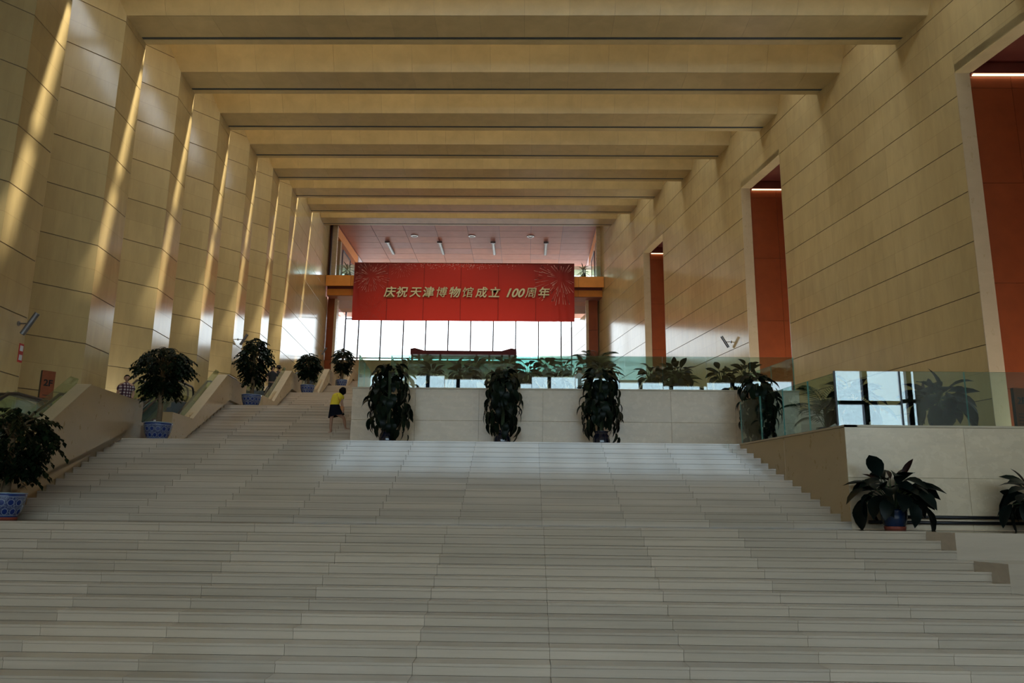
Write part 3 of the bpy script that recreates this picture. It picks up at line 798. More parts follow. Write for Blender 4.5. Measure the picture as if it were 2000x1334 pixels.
# maroon-roofed kiosk on the top floor
ki = empty('kiosk', (-5.9, 73.6, ZL[5]), label='maroon-roofed kiosk with upturned eaves in front of the far window', cat='kiosk')
zz = -ZL[5]
rf = [(-5.0, 14.16), (-5.0, 14.68), (-4.6, 14.76), (-3.7, 14.52), (3.55, 14.52), (4.45, 14.78), (4.95, 14.70), (4.95, 14.16)]
mb = MB(); nn = len(rf)
mb.prism([(x, 0, z+zz) for x, z in rf], (0, -.9, 0), (0, .9, 0))
M['maroon'] = plain('maroon_roof', (.13, .02, .035), .5)
mb.build('roof', M['maroon'], ki)
for x in (-4.85, -4.2, -3.4, -2.2, 1.2, 2.4, 3.6, 4.3, 4.8):
    MB().box(x-.09, x+.09, -.7, -.55, 0, 14.2+zz).build('post', M['maroon'], ki)
MB().box(-4.9, 4.9, -.7, .7, 0, 13.62+zz).build('counter', M['glass_edge'], ki)

# ------------------------------------------------------------------ the red banner
BX0, BX1, BZ0, BZ1, BY = -15.72, 4.26, 16.46, 21.85, 68.9
def banner_material():
    t = NT('printed_red_cloth'); tc = t.n('ShaderNodeTexCoord').outputs['Generated']
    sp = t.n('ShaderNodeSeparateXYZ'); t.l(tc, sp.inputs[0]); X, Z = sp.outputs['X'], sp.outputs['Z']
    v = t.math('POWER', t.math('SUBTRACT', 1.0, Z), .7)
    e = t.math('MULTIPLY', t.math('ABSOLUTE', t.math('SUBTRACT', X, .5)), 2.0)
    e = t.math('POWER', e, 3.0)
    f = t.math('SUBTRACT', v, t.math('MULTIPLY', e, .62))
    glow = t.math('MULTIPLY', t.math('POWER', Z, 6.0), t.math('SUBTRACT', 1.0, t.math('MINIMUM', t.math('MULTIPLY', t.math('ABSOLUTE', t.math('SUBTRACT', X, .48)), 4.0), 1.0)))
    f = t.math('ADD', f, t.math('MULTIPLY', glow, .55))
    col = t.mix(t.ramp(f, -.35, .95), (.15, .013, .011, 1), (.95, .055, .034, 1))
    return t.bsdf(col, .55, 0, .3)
bn = empty('banner', ((BX0+BX1)/2, BY, BZ0), label='long red banner with gold Chinese lettering and fireworks hung on the bridge', cat='banner')
bcx = (BX0+BX1)/2
NX, NZ = 120, 24
vs = []; fs = []
def bdepth(u, v):
    d = .012*math.sin(u*40)+.02*math.sin(u*9+v*2)*v
    for uc, r_ in ((.02, .03), (.97, .05)):
        d += .10*math.exp(-((u-uc+.03*(1-v))/r_)**2)*math.sin((u-uc)*180+v*5)*.6
    return d
for i in range(NX+1):
    for j in range(NZ+1):
        u, v = i/NX, j/NZ
        sk = -.05*(1-v)*(1 if u > .5 else -1)*0
        vs.append((BX0-bcx+u*(BX1-BX0)+sk, bdepth(u, v), v*(BZ1-BZ0)))
for i in range(NX):
    for j in range(NZ):
        a = i*(NZ+1)+j; fs.append((a, a+NZ+1, a+NZ+2, a+1))
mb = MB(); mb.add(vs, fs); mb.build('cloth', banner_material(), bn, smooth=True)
W_, H_ = BX1-BX0, BZ1-BZ0
# seams
for u in (.155, .32, .487, .657, .826):
    MB().box(u*W_-W_/2-.012, u*W_-W_/2+.012, -.045, .0, .05, H_-.05).build('seam', plain('seam_red', (.30, .018, .012), .6), bn)
MB().box(-W_/2, W_/2, -.05, .06, H_-.03, H_+.03).build('hanging_rail', M['clay'], bn)
# printed fireworks
def firework(cx, cz, r, n, mat, name='firework_print'):
    mb = MB()
    for q in range(n):
        a = 2*PI*q/n + random.uniform(-.05, .05)
        for seg in range(random.randint(2, 3)):
            r0 = r*random.uniform(.12, .75); r1 = min(r, r0+r*random.uniform(.12, .34)); w_ = r*.0075*random.uniform(.7, 1.5)
            ca, sa = math.cos(a), math.sin(a)
            p = [(cx+ca*r0, cz+sa*r0), (cx+ca*r1-sa*w_, cz+sa*r1+ca*w_), (cx+ca*(r1+.03), cz+sa*(r1+.03)), (cx+ca*r1+sa*w_, cz+sa*r1-ca*w_)]
            if all(-W_/2+.05 < x < W_/2-.05 and .05 < z < H_-.05 for x, z in p):
                mb.add([(x, -.085, z) for x, z in p]+[(x, -.080, z) for x, z in p], [(0,1,2,3),(7,6,5,4),(0,4,5,1),(1,5,6,2),(2,6,7,3),(3,7,4,0)])
    mb.build(name, mat, bn)
fwm = plain('firework_pink', (.80, .42, .36), .6); fwm2 = plain('firework_red', (.60, .09, .06), .6); fwm3 = plain('firework_rose', (.66, .20, .17), .6)
firework(-W_/2+1.55, H_-1.25, 1.75, 46, fwm)
firework(-W_/2+4.35, H_-.25, 1.25, 34, fwm3)
firework(-W_/2+2.0, .85, 1.45, 40, fwm2)
firework(W_/2-1.2, H_-1.35, 2.75, 54, fwm)
mb = MB()
for q in range(240):
    x = random.gauss(-.5, 2.6); z = H_-.06-abs(random.gauss(0, .26)); s_ = random.uniform(.010, .03)
    if abs(x) < W_/2-.2 and z > .1: mb.box(x-s_, x+s_, -.083, -.078, z-s_, z+s_)
mb.build('glitter_print', fwm, bn)
# gold lettering: dark outline behind pale gold glyphs
gold = plain('gold_letter', (.92, .84, .54), .45); goldd = plain('gold_letter_edge', (.26, .17, .05), .5)
def text_mesh(body, size, extr, offset=0, shear=0):
    cu = bpy.data.curves.new('text', 'FONT'); cu.body = body; cu.size = size; cu.extrude = extr; cu.offset = offset; cu.shear = shear
    cu.align_x = 'CENTER'; cu.align_y = 'CENTER'; cu.resolution_u = 3
    o = bpy.data.objects.new('text', cu); C.objects.link(o)
    dg = bpy.context.evaluated_depsgraph_get(); me = bpy.data.meshes.new_from_object(o.evaluated_get(dg))
    bpy.data.objects.remove(o, do_unlink=True); bpy.data.curves.remove(cu)
    return me
PXM = 68.9/1548.08*1.02
chars = [('庆', 759.5), ('祝', 783), ('天', 810), ('津', 835), ('博', 860.5), ('物', 886.5), ('馆', 912), ('成', 939), ('立', 964.5), ('100', 1003), ('周', 1036), ('年', 1061)]
for ch, px in chars:
    lx = (px-687.5)/(1121.8-687.5)*W_ - W_/2; lz = (627-573.5)/(627-514.6)*H_
    sz = 1.04 if ch != '100' else 1.12
    me = text_mesh(ch, sz, .012, .014 if ch in '周博馆' else .030 if ch != '100' else .040, .18 if ch != '100' else .38); me.materials.clear(); me.materials.append(goldd)
    oo = link('letter', me, None, bn, (lx, -.10, lz), (PI/2, 0, 0))
    me = text_mesh(ch, sz, .012, .0 if ch in '周博馆' else .016 if ch != '100' else .024, .18 if ch != '100' else .38); me.materials.clear(); me.materials.append(gold)
    link('letter_face', me, None, oo, (0, 0, .028))

# ------------------------------------------------------------------ plants
def leaf_mesh(name, L, Wd, bend, fold, mat, heart=False, n=5):
    """one leaf along +Y from the origin, bending down (-Z)"""
    mb = MB(); prof = []
    for i in range(n+1):
        t = i/n
        if heart: wv = Wd*(math.sin(PI*min(1, (t*.86+.14)))**.75)*(1-.25*t)
        else: wv = Wd*math.sin(PI*(t*.93+.05))**.85
        if i == n: wv = 0.002
        y = L*t*math.cos(bend*t*.6); z = -L*t*math.sin(bend*t)*.75
        prof.append((wv, y, z))
    vs = []
    for wv, y, z in prof: vs += [(-wv, y, z+wv*fold), (0, y, z), (wv, y, z+wv*fold)]
    fs = []
    for i in range(n):
        a = i*3; fs += [(a, a+1, a+4, a+3), (a+1, a+2, a+5, a+4)]
    mb.add(vs, fs); return mb.mesh(name, mat, True)

def frame_for(direction, upv=Vector((0, 0, 1))):
    d = Vector(direction).normalized(); x = d.cross(upv)
    if x.length < 1e-4: x = Vector((1, 0, 0))
    x.normalize(); z = x.cross(d)
    return Matrix(((x.x, d.x, z.x), (x.y, d.y, z.y), (x.z, d.z, z.z)))

# --- potted tree in a blue and white bowl
def pot_material():
    t = NT('blue_white_porcelain'); tc = t.n('ShaderNodeTexCoord').outputs['Object']
    sp = t.n('ShaderNodeSeparateXYZ'); t.l(tc, sp.inputs[0])
    ang = t.math('ARCTAN2', sp.outputs['Y'], sp.outputs['X'])
    u = t.math('MULTIPLY', ang, 14/(2*PI)); z = sp.outputs['Z']
    # roundels in two staggered rows
    def dots(zc, ph):
        fu = t.math('SUBTRACT', t.math('FRACT', t.math('ADD', u, ph)), .5)
        du = t.math('MULTIPLY', fu, .165); dz = t.math('SUBTRACT', z, zc)
        return t.math('SQRT', t.math('ADD', t.math('MULTIPLY', du, du), t.math('MULTIPLY', dz, dz)))
    d = t.math('MINIMUM', dots(.335, 0), dots(.16, .5))
    disc = t.math('LESS_THAN', d, .052)
    ring = t.math('MULTIPLY', t.math('GREATER_THAN', d, .052), t.math('LESS_THAN', d, .062))
    nz = t.noise(tc, 26, 2, .5, 2.5)
    scroll = t.math('LESS_THAN', t.math('ABSOLUTE', t.math('SUBTRACT', nz, .5)), .035)
    white = (.26, .32, .42, 1); blue = (.010, .025, .12, 1)
    col = t.mix(scroll, blue, white)
    col = t.mix(ring, col, white); col = t.mix(disc, col, (.010, .03, .17, 1))
    band = t.math('MAXIMUM', t.math('GREATER_THAN', z, .455), t.math('LESS_THAN', z, .075))
    col = t.mix(band, col, (.014, .04, .17, 1))
    l1 = t.math('LESS_THAN', t.math('ABSOLUTE', t.math('SUBTRACT', z, .45)), .006)
    l2 = t.math('LESS_THAN', t.math('ABSOLUTE', t.math('SUBTRACT', z, .085)), .005)
    col = t.mix(t.math('MAXIMUM', l1, l2), col, white)
    return t.bsdf(col, .18, 0, .5, coat=.4)
M['porcelain'] = pot_material()
M['rim'] = plain('pale_blue_rim', (.30, .38, .46), .3)
POT = MB().lathe([(.235, 0), (.25, .035), (.30, .12), (.345, .24), (.372, .36), (.385, .46), (.388, .51), (.36, .51), (.352, .47)], 40, cap=False).mesh('bowl', M['porcelain'], True)
RIM = MB().lathe([(.388, .505), (.396, .512), (.396, .528), (.362, .528), (.36, .505)], 40, cap=False).mesh('rim', M['rim'], True)
FOOT = MB().lathe([(.236, -.0), (.262, .0), (.275, .05), (.262, .055)], 32).mesh('foot', M['clay'], True)
SOIL = MB().lathe([(.355, .43), (.355, .455), (.01, .47)], 24).mesh('soil', M['soil'])
def potted_tree(loc, label, top, rx, dome, droop, seed, foot=False, zscale=1.0):
    rnd = random.Random(seed)
    rt_ = empty('potted_tree', loc, label=label, cat='potted tree', group='trees in blue and white bowls on the landings')
    link('bowl', POT, None, rt_); link('rim', RIM, None, rt_); link('soil', SOIL, None, rt_)
    if foot: link('foot', FOOT, None, rt_)
    tk = MB(); ht = top - .75*dome
    tk.tube([(0, 0, .40), (.012, .01, .40+.3*(ht-.4)), (-.015, 0, .40+.7*(ht-.4)), (0, 0, ht+.1)], [.085, .075, .068, .05], 10)
    centres = []
    for b in range(10):
        a = 2*PI*b/10+rnd.uniform(-.2, .2); rr = rx*rnd.uniform(.35, .7); zz_ = ht+rnd.uniform(.0, .55)*dome
        tk.tube([(0, 0, ht-.15), (rr*.5*math.cos(a), rr*.5*math.sin(a), (ht+zz_)/2+.05), (rr*math.cos(a), rr*math.sin(a), zz_)], [.035, .022, .01], 5)
    tk.build('trunk', M['bark'], rt_, smooth=True)
    mb = MB(); cz = top-dome
    ncl = 300
    for q in range(ncl):
        # cluster points over an umbrella-like crown with hanging lower sprays
        a = rnd.uniform(0, 2*PI); e = rnd.uniform(-.85, 1.0)
        ph = math.asin(e); sh = rnd.uniform(.62, 1.0)
        rr = rx*math.cos(ph)*sh*(1.0 if e > -.1 else .70); zc = cz+(dome if e > 0 else droop)*math.sin(ph)*sh
        c = Vector((rr*math.cos(a), rr*math.sin(a), zc)); outd = Vector((math.cos(a), math.sin(a), rnd.uniform(-.55, .15)+(.25 if e > .6 else 0)))
        spray = rnd.uniform(.2, .38); nl = rnd.randint(7, 10)
        for l in range(nl):
            t = l/(nl-1); pos = c + outd.normalized()*spray*(t-.4) + Vector((0, 0, -.22*t*t*spray*2))
            s_ = (-1 if l % 2 else 1); side_ = Vector((-math.sin(a), math.cos(a), 0))*s_
            d = (outd.normalized()*.5+side_*rnd.uniform(.5, 1.0)+Vector((0, 0, -rnd.uniform(.35, 1.0)))).normalized()
            L = rnd.uniform(.10, .165); wv = L*rnd.uniform(.26, .36)
            fr = frame_for(d); nrm = fr @ Vector((0, 0, 1)); xx = fr @ Vector((1, 0, 0))
            tip = pos+d*L+Vector((0, 0, -.02)); mid = pos+d*L*.45
            mb.add([pos, mid-xx*wv+nrm*.008, tip, mid+xx*wv+nrm*.008, mid], [(0, 4, 1), (1, 4, 2), (0, 3, 4), (3, 2, 4)])
    f = mb.build('foliage', M['leaf_tree'], rt_); f['kind'] = 'stuff'
    return rt_
potted_tree((-10.33, 15.85, ZL[0]), 'potted tree in a blue and white bowl cut by the left frame edge', 2.28, .86, .72, .95, 1, True)
potted_tree((-10.52, 22.5, ZL[1]), 'large round potted tree beside the man in the checked shirt', 2.80, .78, .75, 1.0, 2)
potted_tree((-11.10, 31.6, ZL[2]), 'tall potted tree on the third landing with outreaching top branches', 2.90, .66, .95, 1.2, 3)
potted_tree((-11.93, 42.6, ZL[3]), 'small umbrella-shaped potted tree on the fourth landing', 2.35, .60, .75, .85, 4)
potted_tree((-12.72, 53.8, ZL[4]), 'furthest potted tree on the landing before the beige wall', 2.80, .72, .95, 1.1, 5)

# --- tall vine columns in dark glazed pots
VL = [leaf_mesh('leaf', .34, .11, .9, .25, M['leaf_vine'], True), leaf_mesh('leaf', .28, .095, .6, .35, M['leaf_vine'], True), leaf_mesh('leaf', .38, .105, 1.2, .2, M['leaf_vine'], True)]
VPOT = MB().lathe([(.17, 0), (.20, .03), (.265, .18), (.275, .34), (.24, .47), (.19, .54), (.215, .60), (.235, .62), (.20, .62), (.18, .56)], 32, cap=False).mesh('glazed_pot', M['darkpot'], True)
def vine(loc, label, top, rad, seed, n=120):
    rnd = random.Random(seed)
    rt_ = empty('vine_plant', loc, label=label, cat='potted plant', group='tall vine plants in dark pots before the marble wall')
    link('glazed_pot', VPOT, None, rt_)
    MB().lathe([(.2, .54), (.2, .56)], 20).build('soil', M['soil'], rt_)
    st = MB().tube([(0, 0, .45), (.02, 0, 1.2), (-.01, 0, top-.25)], [.055, .06, .05], 8)
    for q in range(10):
        a = rnd.uniform(0, 2*PI); z = rnd.uniform(.7, top-.4); r_ = rad*rnd.uniform(.4, .7)
        st.tube([(0, 0, z), (r_*.6*math.cos(a), r_*.6*math.sin(a), z+.12), (r_*math.cos(a), r_*math.sin(a), z-.05)], [.014, .010, .006], 5)
    st.build('stem', M['stem'], rt_)
    for q in range(n):
        t = q/n; z = .62+(top-.72)*(t**.9)+rnd.uniform(-.06, .06); z = min(z, top-.12)
        prof_ = math.sin(PI*min(1, max(.12, (z-.35)/(top-.28)*.90+.10)))**.5
        a = rnd.uniform(0, 2*PI); r_ = rad*prof_*rnd.uniform(.42, .86)
        d = Vector((math.cos(a)*rnd.uniform(.35, .75), math.sin(a)*rnd.uniform(.35, .75), -rnd.uniform(.55, 1.1)))
        if z > top-.45: d = Vector((math.cos(a), math.sin(a), rnd.uniform(-.5, .25)))
        o = link('leaf', VL[q % 3], None, rt_, (r_*math.cos(a), r_*math.sin(a), z+.1))
        upv = Vector((math.cos(a), math.sin(a), .7)) + Vector((rnd.uniform(-.3, .3), rnd.uniform(-.3, .3), 0))
        o.rotation_euler = frame_for(d, upv).to_euler(); s_ = rnd.uniform(.8, 1.2); o.scale = (s_, s_, s_)
    for q in range(22):
        a = rnd.uniform(0, 2*PI); z = rnd.uniform(.9, top-.3); r_ = rad*rnd.uniform(.75, .95)
        o = link('leaf', VL[q % 3], None, rt_, (r_*math.cos(a)*.9, r_*math.sin(a)*.9, z))
        o.rotation_euler = frame_for(Vector((math.cos(a+rnd.uniform(-.6, .6)), math.sin(a), rnd.uniform(-1.2, -.1))), Vector((rnd.uniform(-.5, .5), rnd.uniform(-.5, .5), 1))).to_euler()
    # low trailing shoots
    for q in range(9):
        a = rnd.uniform(0, 2*PI); r_ = rad*rnd.uniform(.55, .9)
        o = link('leaf', VL[q % 3], None, rt_, (r_*math.cos(a), r_*math.sin(a), rnd.uniform(.45, .9)))
        o.rotation_euler = frame_for(Vector((math.cos(a)*.25, math.sin(a)*.25, -1)), Vector((math.cos(a), math.sin(a), .3))).to_euler()
    return rt_
vine((-4.32, 24.75, ZL[1]), 'leftmost tall vine plant in a dark pot, nearest the woman in yellow', 2.72, .76, 11, 190)
vine((-.74, 24.75, ZL[1]), 'second tall vine plant from the left, slim, against the marble wall', 2.58, .66, 12, 165)
vine((2.34, 24.75, ZL[1]), 'third tall vine plant, round-topped, in the middle of the marble wall', 2.58, .72, 13, 180)
vine((7.25, 24.75, ZL[1]), 'rightmost tall vine plant, seen through the side glass', 2.42, .74, 14, 175)

# --- broad-leaved plants
BL = [leaf_mesh('leaf', .46, .145, .8, .3, M['leaf_broad']), leaf_mesh('leaf', .44, .14, 1.15, .3, M['leaf_broad']), leaf_mesh('leaf', .50, .125, .5, .35, M['leaf_broad']), leaf_mesh('leaf', .34, .05, .35, .6, M['leaf_red'])]
BPOT = MB().lathe([(.18, .07), (.20, .10), (.235, .22), (.25, .36), (.245, .40), (.22, .40), (.21, .36)], 28, cap=False).mesh('glazed_pot', M['bluepot'], True)
BDISH = MB().lathe([(.16, 0), (.19, 0), (.205, .07), (.18, .075)], 24).mesh('saucer', M['clay'], True)
def broad_plant(loc, label, H, rad, seed, n=46, group='broad-leaved plants in blue pots', red=True, pot=True, pmat=None):
    rnd = random.Random(seed)
    rt_ = empty('broad_leaved_plant', loc, label=label, cat='potted plant', group=group)
    if pot:
        link('glazed_pot', BPOT, None, rt_); link('saucer', BDISH, None, rt_)
        MB().lathe([(.22, .33), (.22, .35)], 16).build('soil', M['soil'], rt_)
    st = MB()
    for q in range(n):
        t = q/(n-1)             # 0 low outer leaves .. 1 upright middle leaves
        a = q*2.399+rnd.uniform(-.25, .25)
        el = -.95+1.9*t+rnd.uniform(-.35, .35)
        base = Vector((.05*math.cos(a), .05*math.sin(a), .36))
        rr = rad*(.58-.36*t)*rnd.uniform(.6, 1.15); hz = .40+(H-.72)*(.10+.82*t**.8)*rnd.uniform(.85, 1.08)
        p = Vector((rr*math.cos(a), rr*math.sin(a), hz))
        st.tube([base, (base+p)/2+Vector((0, 0, .10)), p], [.012, .010, .007], 5)
        d = Vector((math.cos(a)*math.cos(el), math.sin(a)*math.cos(el), math.sin(el)))
        me = BL[rnd.randrange(3)]
        if red and t > .8 and rnd.random() < .6: me = BL[3]
        o = link('leaf', me, None, rt_, p)
        upv = Vector((rnd.uniform(-.6, .6), rnd.uniform(-.6, .6), 1))
        o.rotation_euler = frame_for(d, upv).to_euler(); s_ = rad/.92*rnd.uniform(.9, 1.25); o.scale = (s_, s_, s_)
    st.build('stalks', M['stem'], rt_)
    return rt_
broad_plant((7.22, 16.02, ZL[0]), 'whole broad-leaved plant in a blue pot before the right-hand terrace', 1.40, .95, 21, 52, 'broad-leaved plants in blue pots')
broad_plant((10.02, 15.95, ZL[0]), 'broad-leaved plant cut by the right frame edge beside the dark rails', 1.24, .90, 22, 50, 'broad-leaved plants in blue pots')
broad_plant((9.25, 17.85, ZL[1]), 'broad-leaved plant behind glass at the right, right of the bright reflection', 1.32, .98, 23, 50, 'broad-leaved plants behind the right-hand glass')
broad_plant((7.35, 17.85, ZL[1]), 'broad-leaved plant behind the glass corner of the right-hand terrace', 1.32, .85, 24, 44, 'broad-leaved plants behind the right-hand glass')
# --- planted row behind the long glass
row = [(-3.35, 27.6, 1.30, .80, 'first bushy plant behind the long glass, beside the left vine column'), (-2.2, 27.4, 1.35, .95, 'wide bushy plant behind the long glass, second from the left'),
       (-.95, 28.6, 1.25, .8, 'third bushy plant behind the long glass, just left of the second vine'), (.05, 27.3, 1.4, .95, 'bushy plant behind the long glass above the second vine'),
       (1.15, 28.2, 1.25, .7, 'small bushy plant behind the long glass, between second and third vines'), (2.65, 27.2, 1.45, .95, 'bushy plant behind the long glass just right of the third vine'),
       (4.35, 27.4, 1.35, .8, 'bushy plant behind the long glass below the third wall opening'), (5.25, 27.1, 1.4, .85, 'bushy plant behind the long glass, left of the palm'),
       (6.75, 27.2, 1.3, .8, 'bushy plant behind the long glass, second from its right end'), (7.55, 27.0, 1.38, .85, 'last bushy plant behind the long glass at its right end')]
for i, (x, y, h, r_, lab) in enumerate(row):
    broad_plant((x, y, ZL[2]), lab, h, r_*.85, 30+i, 34, 'plants on the first terrace behind the long glass', red=False)
row2 = [(-6.3, 50.0, 4, 'small upright plant on the third terrace, left of the kiosk'), (-7.6, 50.2, 4, 'leafy plant on the third terrace next to the furthest tree'), (-1.0, 38.3, 3, 'plant on the second terrace behind the second vine'),
        (-2.5, 38.2, 3, 'plant on the second terrace behind the wide bushy plant'), (1.0, 38.4, 3, 'plant on the second terrace in the middle, below the kiosk end'), (2.9, 38.2, 3, 'plant on the second terrace behind the seated visitor'), (4.3, 50.2, 4, 'light bushy plant on the third terrace by the right pier'), (2.4, 50.0, 4, 'bushy plant on the third terrace left of the palms')]
for i, (x, y, lv, lab) in enumerate(row2):
    broad_plant((x, y, ZL[lv]), lab, 1.5, .85, 60+i, 28, 'plants on the further terraces', red=False)
# --- palms
FR = []
for ln in (1.0, .85):
    mb = MB(); n = 15
    pth = []
    for i in range(n+1):
        t = i/n; pth.append(Vector((0, ln*t*(1-.12*t), ln*(.55*t-.75*t*t))))
    mb.tube(pth, [.010*(1-.8*i/n)+.002 for i in range(n+1)], 4)
    for i in range(2, n+1):
        t = i/n; L = .30*math.sin(PI*(t*.8+.15))+.05
        for s_ in (-1, 1):
            p = pth[i]; tip = p+Vector((s_*L*.85, L*.55, -.10-.12*t)); w_ = Vector((0, .011, .004))
            mid = (p+tip)/2+Vector((0, 0, .03))
            mb.add([p, mid-w_, tip, mid+w_], [(0, 1, 2, 3)])
    FR.append(mb.mesh('frond', M['leaf_palm']))
def palm(loc, label, h, n, seed, scale=1.0, pot=True):
    rnd = random.Random(seed); rt_ = empty('potted_palm', loc, label=label, cat='potted palm', group='potted palms on the terraces')
    if pot: link('glazed_pot', BPOT, None, rt_)
    st = MB()
    for q in range(n):
        a = q*2.4+rnd.uniform(-.3, .3); t = q/n; hz = .35+h*.35*rnd.uniform(.6, 1.0)*(.4+.6*t); rr = .12*rnd.random()
        p = Vector((rr*math.cos(a), rr*math.sin(a), hz))
        st.tube([(0, 0, .33), p], [.014, .009], 5)
        el = R(rnd.uniform(15, 40)+45*t)
        o = link('frond', FR[q % 2], None, rt_, p); o.rotation_euler = frame_for(Vector((math.cos(a)*math.cos(el), math.sin(a)*math.cos(el), math.sin(el)))).to_euler()
        s_ = scale*rnd.uniform(.8, 1.15); o.scale = (s_, s_, s_)
    st.build('stalks', M['stem'], rt_); return rt_
palm((7.85, 20.9, ZL[1]), 'potted palm inside the corner glass of the right-hand terrace', 1.5, 15, 71, 1.0)
palm((5.9, 31.2, ZL[2]), 'potted palm before the right wall, left of the wall lamp', 2.2, 18, 72, 1.15)
palm((3.4, 38.5, ZL[3]), 'potted palm reaching over the glass before the far right pier', 2.4, 16, 73, 1.25)
palm((-4.9, 38.3, ZL[3]), 'potted palm behind the left end of the long glass', 1.4, 14, 74, .9)
# --- two spiky plants on the bridge
SL = leaf_mesh('leaf', .85, .05, .95, .5, M['leaf_palm'])
for sx, lab in ((-16.6, 'spiky potted plant on the bridge left of the banner'), (5.15, 'spiky potted plant on the bridge right of the banner')):
    rt_ = empty('spiky_plant', (sx, 69.85, 20.76), label=lab, cat='potted plant', group='spiky plants on the bridge')
    MB().lathe([(.16, 0), (.22, .25), (.23, .3), (.2, .3)], 20).build('pot', M['darkpot'], rt_, smooth=True)
    MB().tube([(0, 0, .28), (0, 0, .7)], [.035, .03], 6).build('stem', M['bark'], rt_)
    rnd = random.Random(int(sx*10))
    for q in range(30):
        a = q*2.4; el = R(-15+95*(q/30)); o = link('leaf', SL, None, rt_, (0, 0, .45+.35*q/30))
        o.rotation_euler = frame_for(Vector((math.cos(a)*math.cos(el), math.sin(a)*math.cos(el), math.sin(el)))).to_euler()

# ------------------------------------------------------------------ people
def skin_mesh(name, verts, edges, mat, sub=2, root=0):
    me = bpy.data.meshes.new(name); me.from_pydata([v[0] for v in verts], edges, []); me.update()
    o = bpy.data.objects.new(name, me); C.objects.link(o)
    sk = o.modifiers.new('skin', 'SKIN'); sk.use_smooth_shade = True
    for i, v in enumerate(verts):
        d = me.skin_vertices[0].data[i]; r_ = v[1]; d.radius = r_ if isinstance(r_, tuple) else (r_, r_); d.use_root = (i == root)
    sb = o.modifiers.new('sub', 'SUBSURF'); sb.levels = sub; sb.render_levels = sub
    dg = bpy.context.evaluated_depsgraph_get(); m2 = bpy.data.meshes.new_from_object(o.evaluated_get(dg)); m2.name = name
    bpy.data.objects.remove(o, do_unlink=True); m2.materials.clear(); m2.materials.append(mat)
    m2.polygons.foreach_set('use_smooth', [True]*len(m2.polygons))
    return m2

def join_meshes(name, meshes, mat):
    mb = MB()
    for me in meshes: mb.add([v.co for v in me.vertices], [tuple(p.vertices) for p in me.polygons])
    return mb.mesh(name, mat, True)

def head_mesh(c, h, yaw, pitch, mat, roll=0):
    """an egg-shaped head with nose, brow, chin and ears; face looks along local -Y before turning"""
    mb = MB(); nu, nv = 24, 18; rings = []
    for j in range(1, nv):
        ph = PI*j/nv; ring = []
        for i in range(nu):
            th = 2*PI*i/nu
            x = math.sin(ph)*math.sin(th)*.39; y = -math.sin(ph)*math.cos(th)*.46; z = math.cos(ph)*.5
            if z < 0: k_ = 1+z*.55; x *= k_; y = y*(1+z*.25) if y < 0 else y*(1+z*.5)
            fr_ = max(0, -y)
            if abs(x) < .07 and y < 0 and -.22 < z < .06: y -= .085*(1-abs(x)/.07)*(1-abs(z+.10)/.17 if abs(z+.10) < .17 else 0)
            if y < -.2 and .02 < z < .10: y -= .012
            ring.append((x*h, y*h, z*h))
        rings.append(ring)
    mb.rings(rings)
    for s_ in (-1, 1):
        mb.lathe([(.02*h, 0), (.085*h, .01*h), (.09*h, .03*h), (.03*h, .045*h)], 10)
        nl = 40
        idx = range(len(mb.v)-nl, len(mb.v))
        for q in idx:
            x, y, z = mb.v[q]; mb.v[q] = (s_*(.375*h+z*.7), y*.7+.02*h, x*1.15-.02*h)
    rot = Matrix.Rotation(yaw, 3, 'Z') @ Matrix.Rotation(pitch, 3, 'X') @ Matrix.Rotation(roll, 3, 'Y')
    mb.v = [tuple(rot @ Vector(v) + Vector(c)) for v in mb.v]
    return mb.mesh('head', mat, True), rot

def hair_cap(c, h, rot, mat, parent, low=-.05, fringe=.16, puff=1.07, name='hair'):
    mb = MB(); nu, nv = 24, 12; rings = []
    for j in range(1, nv+1):
        ring = []
        for i in range(nu):
            th = 2*PI*i/nu; front = math.cos(th)          # 1 at the face
            end = fringe if front > .55 else low if front < .1 else low+(fringe-low)*(front-.1)/.45
            zc = .5*puff+.015+(end-.5*puff-.015)*j/nv
            rr = math.sqrt(max(.001, 1-min(1, (zc/(.53*puff)))**2)) if zc > 0 else 1-.10*(-zc)
            ring.append((math.sin(th)*.41*puff*rr*h, -math.cos(th)*.475*puff*rr*h, zc*h))
        rings.append(ring)
    mb.rings(rings, cap=True)
    mb.v = [tuple(rot @ Vector(v) + Vector(c)) for v in mb.v]
    return mb.build(name, mat, parent, smooth=True)

def face_bits(c, h, rot, parent):
    for s_ in (-1, 1):
        mb = MB().lathe([(.001, -.03*h), (.045*h, -.012*h), (.045*h, .012*h), (.001, .03*h)], 10)
        mb.v = [tuple(rot @ Vector((v[0]+s_*.15*h, v[1]*.4-.405*h, v[2]*.7+.01*h)) + Vector(c)) for v in mb.v]
        mb.build('eye', M['eye'], parent, smooth=True)
        mb = MB().box(-.07*h, .07*h, -.02*h, .02*h, -.012*h, .012*h)
        mb.v = [tuple(rot @ Vector((v[0]+s_*.15*h, v[1]-.425*h, v[2]+.085*h)) + Vector(c)) for v in mb.v]
        mb.build('eyebrow', M['hair'], parent)
    mb = MB().lathe([(.001, -.025*h), (.09*h, 0), (.001, .025*h)], 12)
    mb.v = [tuple(rot @ Vector((v[0], v[1]*.25-.395*h, v[2]-.27*h)) + Vector(c)) for v in mb.v]
    mb.build('mouth', M['lip'], parent, smooth=True)

